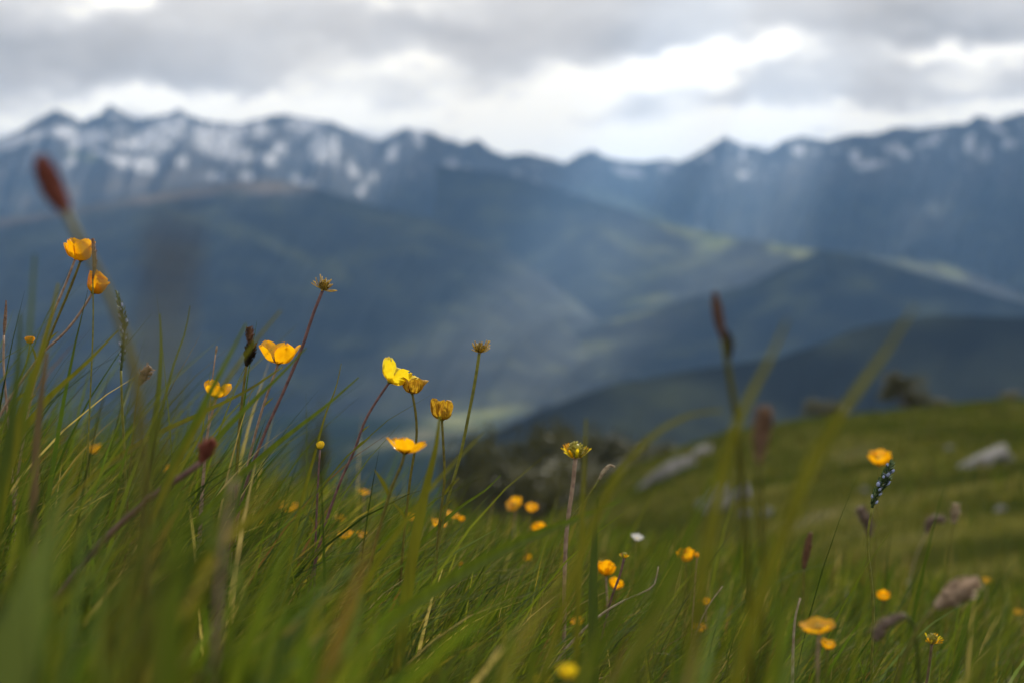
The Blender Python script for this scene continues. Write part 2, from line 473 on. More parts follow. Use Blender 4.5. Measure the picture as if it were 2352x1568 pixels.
# ------------------------------------------------------------------ mountains
def ridge(name, crest, depth, run, floor, label, rough=1.0, ncol=560, nrow=90, seed=1, fexp=.85, snow=(), past=(), bare=(), rockline=None, rockamt=1.0, noise_f=1.0):
    cx = np.array([c[0] for c in crest], float); cy = np.array([c[1] for c in crest], float)
    pxs = np.linspace(cx[0], cx[-1], ncol)
    cr = np.interp(pxs, cx, cy)
    cr = cr + (fbm(pxs / 16, pxs * 0 + seed, seed) - .5) * 7 * rough
    u = (pxs - 1176) * K
    D = np.interp(pxs, [d[0] for d in depth], [d[1] for d in depth])
    zc = (784 - cr) * K * D
    ss = np.concatenate([np.linspace(-.5, 0, 7)[:-1], np.linspace(0, 1, nrow) ** 1.25])
    S, U = np.meshgrid(ss, u, indexing='ij')
    ZC = np.broadcast_to(zc, S.shape); DD = np.broadcast_to(D, S.shape)
    PXc = np.broadcast_to(pxs, S.shape)
    Y = DD - S * run
    f = np.clip(S, 0, 1) ** fexp
    Z = ZC + (floor - ZC) * f
    # spurs and gullies running down the slope
    nz = fbm(PXc / 46 * noise_f + S * 2.6, S * 3.2 * noise_f + PXc / 190, seed + 3, 5)
    rid = 1 - np.abs(2 * nz - 1)
    amp = 260 * rough * noise_f ** -.0 * (run / 4500.0) * (1.0 if snow else .55) * np.clip(S * 4, 0, 1) * (1 - np.clip(S, 0, 1) ** 3)
    Z = Z + (rid - .72) * amp * 1.6
    back = S < 0
    Z = np.where(back, ZC + S * run * .5, Z)
    X = U * Y
    PY_ = 784 - Z / Y / K; PX_ = X / Y / K + 1176
    jit = (fbm(PX_ / 20, PY_ / 20, seed + 9) - .5) * 34
    jit2 = (fbm(PX_ / 20, PY_ / 20, seed + 29) - .5) * 24
    sn = blobs_at(PX_ + jit, PY_ + jit2, snow, .3) if snow else np.zeros_like(PX_)
    if snow:  # small snow patches high up in the gullies
        hi = np.clip((Z / np.maximum(ZC, 1) - .62) / .2, 0, 1)
        sp = fbm(PX_ / 16, PY_ / 12, seed + 40, 3)
        sn = np.maximum(sn, np.clip((sp - .72) * 14, 0, 1) * hi * .7)
        sn = sn * np.clip((fbm(PX_ / 8, PY_ / 6, seed + 50, 3) - .30) * 7, 0, 1)
    pa = blobs_at(PX_ + jit * .6, PY_ + jit2 * .5, past, .45) if past else np.zeros_like(PX_)
    ba = blobs_at(PX_ + jit * .6, PY_ + jit2 * .4, bare, .5) if bare else np.zeros_like(PX_)
    if rockline is not None:
        ro = np.clip((rockline + jit * 1.5 - PY_) / 60 + .5, 0, 1) * rockamt
    else:
        ro = np.zeros_like(PX_)
    nr, nc = S.shape
    V = np.stack([X, Y, Z], -1).reshape(-1, 3)
    i = np.arange((nr - 1) * (nc - 1)); r = i // (nc - 1); c = i % (nc - 1); a = r * nc + c
    F = np.stack([a, a + nc, a + nc + 1, a + 1], -1)
    me = bpy.data.meshes.new(name); me.from_pydata(V.tolist(), [], F.tolist())
    me.polygons.foreach_set('use_smooth', [True] * len(me.polygons))
    for nm, arr in (('snow', sn), ('past', pa), ('bare', ba), ('rock', ro)):
        at = me.attributes.new(nm, 'FLOAT', 'POINT'); at.data.foreach_set('value', arr.reshape(-1).astype(np.float32))
    me.materials.append(M['terrain'])
    o = bpy.data.objects.new(name, me); COL.objects.link(o)
    return tag(o, label, None, None, 'structure')


CREST = [(-420, 420), (-200, 350), (-100, 330), (0, 318), (60, 292), (100, 266), (128, 252), (160, 265), (190, 280), (225, 264), (252, 240), (285, 262), (320, 277), (352, 268), (385, 262), (412, 248), (440, 268), (490, 281), (545, 284), (600, 272), (640, 263), (680, 268), (730, 275), (765, 281), (810, 302), (850, 318), (880, 322), (930, 293), (985, 303), (1040, 325), (1062, 332), (1098, 321), (1130, 345), (1160, 358), (1215, 352), (1250, 362), (1295, 376), (1335, 352), (1360, 344), (1390, 362), (1440, 373), (1500, 370), (1530, 365), (1560, 375), (1600, 355), (1640, 330), (1668, 314), (1700, 332), (1740, 341), (1765, 346), (1800, 325), (1840, 310), (1870, 318), (1900, 325), (1960, 308), (2000, 311), (2060, 291), (2120, 297), (2180, 285), (2215, 285), (2245, 267), (2290, 276), (2340, 261), (2452, 250), (2600, 300), (2800, 330)]
SNOW = [(350, 312, 62, 22, -24), (395, 288, 32, 26), (310, 330, 40, 14), (500, 322, 50, 34), (535, 352, 42, 22), (545, 300, 46, 26, -20), (590, 300, 30, 20), (700, 286, 42, 20), (738, 335, 22, 32), (735, 360, 18, 14), (205, 318, 46, 18, -10), (140, 305, 40, 14), (40, 322, 70, 9, -22), (275, 368, 32, 12, 14), (322, 378, 26, 14, 10), (350, 380, 22, 20), (235, 350, 20, 9), (165, 372, 12, 12), (620, 362, 24, 14), (640, 345, 16, 20), (960, 312, 9, 30, -14), (905, 350, 10, 24, 14), (1155, 412, 9, 11), (1038, 378, 10, 9), (775, 350, 7, 38), (812, 385, 9, 22), (852, 405, 10, 12), (832, 432, 10, 18), (700, 418, 24, 9, 20), (625, 435, 14, 14), (500, 405, 16, 10), (570, 405, 18, 12), (420, 372, 14, 10), (1440, 392, 34, 10, 16), (1520, 384, 12, 8), (1965, 362, 24, 16, 50), (2000, 380, 34, 9, -6), (2065, 350, 32, 13, 24), (2140, 322, 34, 11, -32), (1832, 342, 9, 12), (2230, 330, 13, 22), (2262, 352, 13, 14), (2318, 330, 18, 14), (2290, 296, 30, 7, 20), (1700, 352, 7, 20), (1630, 362, 7, 14), (1700, 405, 9, 9), (375, 340, 26, 12, -20), (460, 300, 14, 18)]
ridge('mountains', CREST, [(-420, 11500), (600, 12200), (1400, 13000), (2000, 12000), (2800, 10500)], 5000, -270,
      'jagged blue mountain range with patches of snow along its crest', ncol=900, nrow=130, seed=2, noise_f=.65, snow=SNOW, rockline=430,
      past=[(1480, 500, 130, 26, 25, .6), (190, 360, 40, 8, 10, .7)], bare=[(200, 440, 300, 20, -8, .5)])
ridge('hills', [(-420, 560), (-100, 520), (0, 502), (150, 480), (300, 454), (450, 428), (560, 416), (640, 414), (720, 432), (850, 470), (980, 500), (1100, 540), (1200, 600), (1320, 690), (1450, 790), (1560, 880)],
      [(-420, 7600), (700, 8200), (1560, 6800)], 3200, -270, 'bare topped shoulder with dark forest below the snowy peaks', rough=.7, ncol=520, noise_f=.45, seed=12,
      past=[(650, 570, 130, 12, 27, .32), (770, 620, 40, 16, 40, .3), (500, 520, 140, 10, 15, .22), (950, 520, 200, 18, 14, .15), (1060, 962, 130, 14, -10, .8)],
      bare=[(80, 492, 220, 14, -9, .9), (420, 440, 220, 16, -8, .9), (620, 430, 90, 16, 0, .8)], rockline=425, rockamt=.8)
ridge('hills', [(1000, 380), (1150, 395), (1250, 425), (1400, 472), (1550, 520), (1700, 548), (1850, 572), (2000, 586), (2100, 596), (2180, 608), (2300, 655), (2500, 740), (2800, 850)],
      [(1000, 9500), (1400, 8600), (2800, 6500)], 2300, -270, 'long spur sloping down to the valley with bright pastures on its rim', rough=.55, ncol=420, noise_f=.45, seed=22,
      past=[(1580, 528, 90, 18, 18, .8), (1645, 558, 46, 22, -18, 1), (1715, 535, 44, 14, 10, .9), (1790, 560, 26, 20, -30, 1), (1835, 578, 40, 16, 10, .9), (2180, 622, 42, 11, 26, .65), (2090, 606, 50, 7, 14, .5), (1440, 560, 70, 16, 30, .3), (1560, 612, 100, 12, -14, .3), (1480, 690, 50, 9, -10, .6), (1410, 640, 40, 10, 20, .3), (1520, 575, 40, 8, 10, .4)])
ridge('hills', [(900, 960), (1000, 905), (1100, 850), (1250, 785), (1390, 738), (1570, 690), (1720, 655), (1800, 612), (1890, 575), (1980, 588), (2100, 625), (2250, 668), (2400, 710), (2800, 800)],
      [(900, 6300), (1600, 6300), (2800, 5700)], 1200, -268, 'dark forested spur in the middle of the valley', rough=.5, ncol=420, noise_f=.45, seed=32,
      past=[(1120, 952, 120, 15, -12, .95), (1450, 722, 70, 9, -14, .5), (1330, 800, 90, 12, -10, .35), (1200, 830, 60, 12, -25, .3)])
ridge('hills', [(1010, 1060), (1090, 1012), (1150, 985), (1250, 938), (1407, 882), (1570, 852), (1780, 822), (1880, 792), (1960, 756), (2050, 736), (2150, 724), (2352, 728), (2500, 735), (2800, 700)],
      [(1010, 1750), (2000, 2100), (2800, 2000)], 620, -262, 'near dark wooded spur rising behind the grassy slope', rough=.6, ncol=420, noise_f=.45, seed=42)

# ------------------------------------------------------------------ unseen cloud deck, added above the frame to shape sun and shade
def build_gobo_clouds():
    H = 4500.0; nx, ny = 230, 180
    xs = np.linspace(-5000, 11000, nx); ys = np.linspace(5400, 16600, ny)
    X, Y = np.meshgrid(xs, ys)
    n = fbm(X / 1500, Y / 1500, 91, 5)
    gaps = []
    for px, py, D, rad in ((1640, 555, 8300, 420), (1720, 530, 8500, 280), (1810, 565, 8200, 420), (2170, 622, 7200, 480), (2080, 606, 7500, 300), (1540, 505, 8700, 300), (1480, 690, 6400, 250), (1100, 968, 5400, 380), (960, 1000, 5000, 300), (290, 365, 9300, 420), (1430, 385, 11500, 300)):  # gaps placed so the sun lands on chosen pastures, fields and snow
        p = P(px, py, D); k = (H - p.z) / dirv.z; q = p + dirv * k; gaps.append((q.x, q.y, rad))
    for px, py, d0, d1, rad in ((1340, 560, 5200, 9800, 270), (1430, 520, 6400, 10000, 170), (1690, 470, 7400, 11800, 280), (1800, 480, 8200, 11600, 200)):
        for D in np.arange(d0, d1, 260):
            p = P(px, py, D); k = (H - p.z) / dirv.z; q = p + dirv * k; gaps.append((q.x, q.y, rad))
    for px in range(60, 900, 90):
        for D in (11000, 11700, 12300):
            p = P(px, 320, D); k = (H - p.z) / dirv.z; q = p + dirv * k; gaps.append((q.x, q.y, 420))
    hole = np.zeros_like(X)
    wx = (fbm(X / 700, Y / 700, 95, 3) - .5) * 160
    for gx, gy, r in gaps:
        d = np.hypot(X - gx + wx, Y - gy + wx * .6) / r
        hole = np.maximum(hole, np.clip(1.5 - d, 0, 1))
    for px, py, D, rad in ((1900, 800, 2000, 1500), (1300, 920, 1900, 1200), (850, 650, 6500, 900)):  # cover thickened here to keep the sun off the dark slopes
        p = P(px, py, D); k = (H - p.z) / dirv.z; q = p + dirv * k
        n = n + .3 * np.clip(1.4 - np.hypot(X - q.x, Y - q.y) / rad, 0, 1)
    thick = np.clip((n - .30) * 9, 0, 1) - hole * 1.6
    T = 25 + 110 * np.clip(thick, 0, 1) * (.6 + .8 * fbm(X / 500, Y / 500, 97, 4))
    ok = (thick[:-1, :-1] > .05) & (thick[1:, :-1] > .05) & (thick[:-1, 1:] > .05) & (thick[1:, 1:] > .05)
    top = np.stack([X, Y, H + T * .7], -1).reshape(-1, 3); bot = np.stack([X, Y, H - T * .3], -1).reshape(-1, 3)
    V = np.concatenate([top, bot]); o = nx * ny
    F = []
    for j in range(ny - 1):
        for i in range(nx - 1):
            if not ok[j, i]: continue
            a = j * nx + i; b = a + 1; c = a + nx + 1; d = a + nx
            F.append((a, b, c, d)); F.append((o + d, o + c, o + b, o + a))
            if j == 0 or not ok[j - 1, i]: F.append((o + a, o + b, b, a))
            if j == ny - 2 or not ok[j + 1, i]: F.append((o + c, o + d, d, c))
            if i == 0 or not ok[j, i - 1]: F.append((o + d, o + a, a, d))
            if i == nx - 2 or not ok[j, i + 1]: F.append((o + b, o + c, c, b))
    m = mat_plant('cloud', (.8, .8, .82), (.75, .75, .78), .002, .5, 1.0, spec=0)
    ob = link('gobo_clouds', V.tolist(), F, m)
    tag(ob, 'unseen broken cloud deck added above the frame to shape the sunlight', None, None, 'stuff')


build_gobo_clouds()

# ------------------------------------------------------------------ haze
v = [(x, y, z) for x in (-14000, 14000) for y in (-2000, 20000) for z in (-1200, 2250)]
f = [(0, 1, 3, 2), (4, 6, 7, 5), (0, 4, 5, 1), (2, 3, 7, 6), (0, 2, 6, 4), (1, 5, 7, 3)]
hm = bpy.data.materials.new('haze'); hm.use_nodes = True; hm.node_tree.nodes.clear()
ho = hm.node_tree.nodes.new('ShaderNodeOutputMaterial'); hv = hm.node_tree.nodes.new('ShaderNodeVolumePrincipled')
hv.inputs['Color'].default_value = (.31, .56, .95, 1); hv.inputs['Density'].default_value = 6.3e-5; hv.inputs['Anisotropy'].default_value = .35
hm.node_tree.links.new(hv.outputs[0], ho.inputs['Volume'])
tag(link('haze', v, f, hm, smooth=False), 'thin blue mountain haze in the air', None, None, 'stuff')


# ------------------------------------------------------------------ grass
# softer, farther or nearer buttercups: label, px, py(calyx), Y, width, axis, openness, mat
SOFT = [
    ('orange buttercup facing up in front of the dark wood, upper of a close pair', 1186, 1163, 1.9, 44, (-.5, -.5, .7), .7, 'petal'),
    ('small orange buttercup beneath the upper bloom before the dark wood', 1221, 1173, 1.9, 32, (.1, -.3, 1), .5, 'petal'),
    ('round orange buttercup low under the dark wood pair', 1237, 1222, 1.8, 36, (0, -.5, 1), .4, 'petal'),
    ('crisp orange cup buttercup beside a thin brown budded stalk', 1392, 1319, 1.28, 46, (.05, -.2, 1), .22, 'petal'),
    ('yellow buttercup just below the crisp cup, behind the brown stalk', 1412, 1350, 1.35, 40, (.3, -.4, 1), .45, 'petal'),
    ('orange buttercup cup with a tiny bud at its side, alone mid-meadow', 1575, 1287, 1.4, 46, (-.1, -.3, 1), .35, 'petal'),
    ('tiny orange bud beside the solitary mid-meadow cup', 1602, 1280, 1.4, 15, (.1, 0, 1), .0, 'petal'),
    ('small orange buttercup half hidden between grass stems, centre of the meadow', 1212, 1285, 1.9, 22, (0, -.3, 1), .5, 'petal'),
    ('faint orange buttercup low behind tall dark green blade', 1322, 1432, 1.6, 36, (.1, -.3, 1), .7, 'petal'),
    ('small ragged orange buttercup above a dry twig', 1620, 1385, 1.5, 26, (-.2, -.3, 1), .7, 'petal'),
    ('little orange buttercup deep in the grass below the ragged one', 1608, 1446, 1.5, 34, (-.1, -.3, 1), .8, 'petal'),
    ('hazy yellow buttercup behind the tip of the blue flower spike', 2020, 1066, 1.75, 58, (0, -.3, 1), .45, 'petal'),
    ('large blurred orange buttercup with wide petals, low on the slope side', 1880, 1452, .70, 86, (-.1, -.2, 1), .8, 'petal'),
    ('smaller orange buttercup tucked under the large blurred one', 1900, 1488, .74, 36, (.2, -.2, 1), .5, 'petal'),
    ('small square orange buttercup near a purple dry head', 2028, 1376, 1.6, 32, (0, -.3, 1), .4, 'petal'),
    ('dim orange buttercup at the foot of the pale seed plume', 2265, 1338, 2.2, 24, (0, -.3, 1), .6, 'wilt'),
    ('dim orange buttercup at the picture edge of the slope', 2338, 1410, 2.2, 22, (0, -.3, 1), .6, 'wilt'),
    ('orange buttercup peeping through stems, first of a low row', 945, 1192, 1.5, 26, (0, -.3, 1), .6, 'petal'),
    ('wide orange buttercup in a low row of three', 1005, 1208, 1.45, 40, (.3, -.3, 1), .8, 'petal'),
    ('slanted orange buttercup in a low row beside a green stem', 1035, 1186, 1.5, 40, (.4, -.2, 1), .9, 'petal'),
    ('small orange buttercup closing the low row', 1060, 1196, 1.5, 18, (0, -.2, 1), .3, 'petal'),
    ('small orange buttercup under the flat open bloom', 836, 1133, 1.7, 27, (.2, -.3, 1), .9, 'petal'),
    ('orange speck buttercup behind crossing blades', 780, 1194, 1.7, 20, (0, -.3, 1), .5, 'petal'),
    ('orange buttercup sliced by thin blades, larger of two', 795, 1234, 1.4, 42, (-.1, -.3, 1), .9, 'petal'),
    ('orange buttercup sliced by thin blades, smaller of two', 830, 1231, 1.4, 32, (.2, -.3, 1), .9, 'petal'),
    ('dull amber buttercup deep in shaded grass', 664, 1172, 1.8, 44, (0, -.3, 1), .7, 'petal'),
    ('tiny yellow buttercup spot under the dull amber one', 602, 1203, 1.6, 14, (0, -.3, 1), .5, 'petal'),
    ('deep orange buttercup veiled by tall shaded grass', 218, 1038, 1.9, 34, (0, -.3, 1), .6, 'petal'),
    ('thin orange buttercup glimpse between dark blades', 52, 1064, 1.5, 18, (0, -.3, 1), .1, 'petal'),
    ('dim orange buttercup beneath the thin glimpse', 92, 1098, 1.8, 30, (0, -.3, 1), .5, 'petal'),
    ('dusky orange buttercup beside the rust bud stalk', 382, 1080, 1.9, 24, (0, -.3, 1), .6, 'petal'),
    ('very blurred yellow buttercup at the lower frame edge', 1305, 1556, .52, 50, (0, -.1, 1), .35, 'lemon'),
    ('very blurred yellow bud beside the lower-edge bloom', 1245, 1572, .54, 34, (0, -.1, 1), .3, 'lemon'),
    ('olive yellow buttercup bud on a bare stalk in mid-grass', 1057, 1299, 1.3, 16, (0, 0, 1), .1, 'wilt'),
]
HEADS = [(px, py - w * .4, Y, w * .75) for (_, px, py, Y, w, *_r) in SOFT] + [(188, 570, 1, 34), (231, 650, 1, 30), (69, 776, 1, 16), (651, 806, 1, 50), (509, 888, .98, 44), (914, 850, 1, 44), (946, 882, 1, 30), (1019, 940, 1, 32),
    (932, 1020, .84, 55), (735, 1020, 1, 18), (750, 652, 1, 30), (1103, 795, 1, 30), (1328, 1030, 1.09, 44), (574, 790, 1, 34), (2030, 1095, 1, 40), (2140, 1465, .93, 34), (1434, 1272, 1.12, 20), (128, 1180, .36, 40), (100, 1260, .36, 62), (70, 1350, .36, 72), (45, 1430, .36, 72), (20, 1510, .36, 72), (0, 1580, .36, 72), (1462, 1232, 1.45, 22), (1855, 1265, 1.45, 40), (475, 1035, .72, 30), (1322, 1130, 1.05, 16), (1308, 1230, 1.05, 16)]
GREENS = np.array([(.054, .090, .010), (.076, .102, .011), (.098, .113, .015), (.028, .050, .010), (.125, .130, .022), (.085, .118, .045), (.19, .150, .035), (.36, .28, .13), (.16, .08, .035)])
GW = np.array([.23, .20, .14, .19, .07, .08, .04, .035, .015])


def grass_sheet(name, x, y, h, wd, lean, leandir, seed, label, curve=.5, seg=5, pf=6.0, gain=1.0):
    r = np.random.default_rng(seed); n = len(x)
    z = ground(x, y) - .005
    dx = np.cos(leandir); dy = np.sin(leandir)
    fa = r.uniform(0, 2 * math.pi, n) * .35 + leandir + math.pi / 2   # blade width direction
    wx = np.cos(fa); wy = np.sin(fa)
    s = np.linspace(0, 1, seg + 1)
    cv = r.uniform(.6, 1.4, n) * curve
    th = lean[:, None] * (0.45 + .55 * s[None, :]) + cv[:, None] * s[None, :] ** 2 * lean[:, None]
    dl = h[:, None] / seg
    hx = np.zeros((n, seg + 1)); hz = np.zeros((n, seg + 1))
    tm = .5 * (th[:, 1:] + th[:, :-1])
    hx[:, 1:] = np.cumsum(np.sin(tm) * dl, 1); hz[:, 1:] = np.cumsum(np.cos(tm) * dl, 1)
    side = r.normal(0, .10, n)[:, None] * h[:, None] * s[None, :] ** 2
    cxp = x[:, None] + hx * dx[:, None] - side * dy[:, None]; cyp = y[:, None] + hx * dy[:, None] + side * dx[:, None]; czp = z[:, None] + hz
    # the wind has combed the blades apart round most flower heads
    hide = np.zeros(n, bool)
    bx = cxp / np.maximum(cyp, .05) / K + 1176; by = 784 - czp / np.maximum(cyp, .05) / K
    for (fx, fy, fY, fr) in HEADS:
        hide |= (((bx - fx) ** 2 + (by - fy) ** 2 < fr * fr) & (cyp < fY)).any(1)
    kp = ~(hide & (r.uniform(0, 1, n) < .88))
    x, y, h, wd, lean = x[kp], y[kp], h[kp], wd[kp], lean[kp]; cxp, cyp, czp, wx, wy = cxp[kp], cyp[kp], czp[kp], wx[kp], wy[kp]; n = len(x)
    w = wd[:, None] * .5 * np.interp(s, [0, .25, .7, 1], [.65, 1, .75, .06])[None, :]
    V = np.zeros((n, seg + 1, 2, 3))
    for k, sg in ((0, -1), (1, 1)):
        V[:, :, k, 0] = cxp + sg * w * wx[:, None]; V[:, :, k, 1] = cyp + sg * w * wy[:, None]; V[:, :, k, 2] = czp
    nv = (seg + 1) * 2
    base = (np.arange(n) * nv)[:, None]
    q = np.array([[2 * i, 2 * i + 1, 2 * i + 3, 2 * i + 2] for i in range(seg)])
    F = (base[:, :, None] + q[None]).reshape(-1, 4)
    me = bpy.data.meshes.new(name)
    me.vertices.add(n * nv); me.vertices.foreach_set('co', V.reshape(-1).astype(np.float32))
    me.loops.add(F.size); me.loops.foreach_set('vertex_index', F.reshape(-1).astype(np.int32))
    me.polygons.add(len(F)); me.polygons.foreach_set('loop_start', (np.arange(len(F)) * 4).astype(np.int32))
    try: me.polygons.foreach_set('loop_total', np.full(len(F), 4, np.int32))
    except Exception: pass
    me.update(calc_edges=True)
    me.polygons.foreach_set('use_smooth', np.ones(len(F), bool))
    ci = r.choice(len(GREENS), n, p=GW / GW.sum())
    c = 1.02 * gain * GREENS[ci] * r.uniform(.6, 1.4, (n, 1)) * (.62 + .76 * fbm(x * pf, y * pf, seed + 5, 4))[:, None]
    tipc = np.clip(r.normal(.15, .35, n), 0, 1)[:, None, None] * np.array([.26, .16, .05])[None, None, :]
    mixf = (np.clip((s - .75) / .25, 0, 1)[None, :, None]) * np.clip(r.normal(.1, .4, n), 0, 1)[:, None, None]
    C = c[:, None, :] * (1 - mixf) + tipc * mixf + np.zeros((n, seg + 1, 3))
    C4 = np.ones((n, seg + 1, 2, 4), np.float32); C4[..., :3] = C[:, :, None, :]
    at = me.color_attributes.new('Col', 'FLOAT_COLOR', 'POINT'); at.data.foreach_set('color', C4.reshape(-1))
    me.materials.append(M['grass']); me.validate()
    o = bpy.data.objects.new(name, me); COL.objects.link(o)
    return tag(o, label, None, None, 'stuff')


def scatter(n, y0, y1, spread, seed, umax=.40):
    r = np.random.default_rng(seed)
    y = np.sqrt(r.uniform(y0 * y0, y1 * y1, n * 2))
    x = r.uniform(-1, 1, n * 2) * (umax * y + spread)
    return x[:n], y[:n], r


# focal-range meadow
x, y, r = scatter(36000, .22, 2.3, .28, 101)
clump = fbm(x * 5, y * 5, 77, 3)
h = r.uniform(.07, .185, len(x)) * (.62 + .5 * clump)
u = x / y
h *= np.interp(u, [-.36, -.2, -.05, .1, .4], [1.12, 1.02, .86, .70, .74])
short = np.clip(1 - np.abs((x + .0) / .22), 0, 1) > 0
h = np.where((y < .88), np.minimum(h, np.interp(y, [.22, .5, .88], [.085, .118, .135]) * r.uniform(.5, 1.15, len(x)) * np.where(u < -.2, 1.4, np.where(u > .1, 1.2, 1))), h)
keep = r.uniform(0, 1, len(x)) < (.45 + .9 * clump)
x, y, h = x[keep], y[keep], h[keep]
n = len(x)
wd = np.where(r.uniform(0, 1, n) < .5, r.uniform(.0008, .0017, n), r.uniform(.0019, .0040, n))
wd *= np.interp(y, [.3, .6, .9], [2.2, 1.6, 1.0])
lean = np.abs(r.normal(.50, .28, n)); ld = r.normal(.0, .75, n)
grass_sheet('grass', x, y, h, wd, lean, ld, 201, 'dense fine meadow grass leaning to one side', .9)
# fine tangle leaning to one side in the focal range
x, y, r = scatter(13000, .82, 1.55, .10, 111)
u = x / y; n = len(x)
h = r.uniform(.09, .20, n) * np.interp(u, [-.36, -.2, -.05, .1, .4], [1.15, 1.05, .92, .72, .74]) * (.7 + .5 * fbm(x * 6, y * 6, 83, 3)); wd = r.uniform(.0008, .0022, n)
grass_sheet('grass', x, y, h, wd, np.abs(r.normal(.85, .25, n)), r.normal(-.05, .45, n), 211, 'tangle of very fine grass combed to one side', .55, 7)
# wide soft blades right in front of the lens
x, y, r = scatter(2000, .24, .66, .10, 109)
n = len(x); u = x / y
tl = np.interp(u, [-.36, -.22, -.1, .1, .36], [.095, .125, .185, .20, .19])
h = np.clip((-tl * y - ground(x, y)) * r.uniform(.45, 1.05, n), .03, .2); wd = r.uniform(.0024, .0058, n)
grass_sheet('grass', x, y, h * 1.12, wd, np.abs(r.normal(.42, .25, n)), r.normal(.0, .8, n), 209, 'soft blurred blades close to the lens', .8, 7)
x, y, r = scatter(220, .30, .52, .04, 113)
m_ = (x / y < -.10); x, y = x[m_], y[m_]; n = len(x); u = x / y
h = np.clip((-np.interp(u, [-.4, -.25, -.1], [.07, .11, .19]) * y - ground(x, y)) * r.uniform(.6, 1.05, n), .03, .22) * 1.1
grass_sheet('grass', x, y, h, r.uniform(.005, .0095, n), np.abs(r.normal(.35, .2, n)), r.normal(.0, .6, n), 213, 'broad blurred leaves in the near corner', .6, 8)
# taller single blades rising above the mass
x, y, r = scatter(1500, .75, 2.0, .15, 103)
m_ = (x / y < -.08) | (r.uniform(0, 1, len(x)) < .12)
x, y = x[m_], y[m_]; n = len(x)
h = r.uniform(.16, .27, n) * np.where(x / y < -.2, 1.08, .88); wd = r.uniform(.0014, .0034, n)
grass_sheet('grass', x, y, h, wd, np.abs(r.normal(.55, .22, n)), r.normal(.0, .5, n), 203, 'taller single grass blades among the flowers', .7, 7)
# middle distance
x, y, r = scatter(52000, 2.2, 9.5, .6, 105)
n = len(x); h = r.uniform(.05, .13, n) * (.6 + .7 * fbm(x * 1.5, y * 1.5, 78, 3)); wd = r.uniform(.002, .0055, n)
grass_sheet('grass', x, y, h, wd, np.abs(r.normal(.35, .25, n)), r.normal(.1, 1.0, n), 205, 'meadow grass on the brow behind the flowers', .8, 4, 1.5, .85)
# far slope
x, y, r = scatter(70000, 9.0, 75, 2.0, 107)
m_ = x / y > -.12; x, y = x[m_], y[m_]
n = len(x); h = r.uniform(.08, .26, n) * (.5 + .9 * fbm(x * .5, y * .5, 79, 3)); wd = r.uniform(.006, .03, n) * (.5 + y / 60)
grass_sheet('grass', x, y, h, wd, np.abs(r.normal(.35, .25, n)), r.normal(.1, 1.2, n), 207, 'olive grass on the far stony slope', .6, 3, .35, .58)


# ------------------------------------------------------------------ plants: shared pieces
def to_ground(pts_px, Y, dY=0.0):
    """pixel polyline (top first) at depth Y carried on down to the soil"""
    pts = [P(p[0], p[1], p[2] if len(p) > 2 else Y) for p in pts_px]
    a = pts[-1]; d = (pts[-1] - pts[-2]).normalized()
    hgt = a.z - g(a.x, a.y)
    if hgt > .004:
        k = min(hgt / max(-d.z, .35), hgt * 1.6)
        b = Vector((a.x + d.x * k * .55, a.y + dY, 0)); b.z = g(b.x, b.y) - .003
        pts.append(b)
    else:
        b = Vector((a.x, a.y, g(a.x, a.y)))
    return pts, Vector((b.x, b.y, g(b.x, b.y)))


def loc(pts, base):
    return [p - base for p in pts]


def petal_geo(L, W, th0, th1, phi, seed, curl=0.0, wrap=.7, ns=10, nw=7, ruffle=.05, notch=.06):
    rs = random.Random(seed)
    v = []; f = []
    r = .0006 / .013 * L; z = 0
    a1 = rs.uniform(0, 6.28); a2 = rs.uniform(0, 6.28)
    prev = None
    for i in range(ns):
        s = i / (ns - 1)
        e_ = min(1, max(0, s * 1.9 - .12)); th = th0 + (th1 - th0) * e_ * e_ * (3 - 2 * e_) + curl * max(0, s - .6) ** 2 * 6
        if i:
            r += math.sin(th) * L / (ns - 1); z += math.cos(th) * L / (ns - 1)
        ws = W * (.22 + .78 * math.sin(min(1, s * 1.12) * math.pi * .5) ** 1.1) * math.sqrt(max(0, 1 - max(0, (s - .62) / .38) ** 2.6) * .985 + .015)
        for j in range(nw):
            q = -1 + 2 * j / (nw - 1)
            off = ws * q
            rr = max(r, .0022 / .013 * L)
            ang = off / rr * wrap
            ang = max(-1.25, min(1.25, ang))
            rest = off - ang * rr
            ruf = ruffle * L * s * s * math.sin(q * 4 + a1) + ruffle * .6 * L * s * math.sin(q * 7 + s * 5 + a2)
            lift = -notch * L * math.exp(-(q * 3) ** 2) * s ** 6 + .03 * L * (abs(q) ** 2) * s
            rad = r + ruf * math.cos(th)
            p = Vector((math.cos(ang) * rad, math.sin(ang) * rr + rest, z + lift + ruf * math.sin(th) * .5))
            v.append(p)
    for i in range(ns - 1):
        for j in range(nw - 1):
            f.append((i * nw + j, i * nw + j + 1, (i + 1) * nw + j + 1, (i + 1) * nw + j))
    R = Matrix.Rotation(phi, 3, 'Z')
    return [R @ p for p in v], f


def orient(axis, spin):
    q = Vector((0, 0, 1)).rotation_difference(Vector(axis).normalized())
    return q @ Quaternion((0, 0, 1), spin)


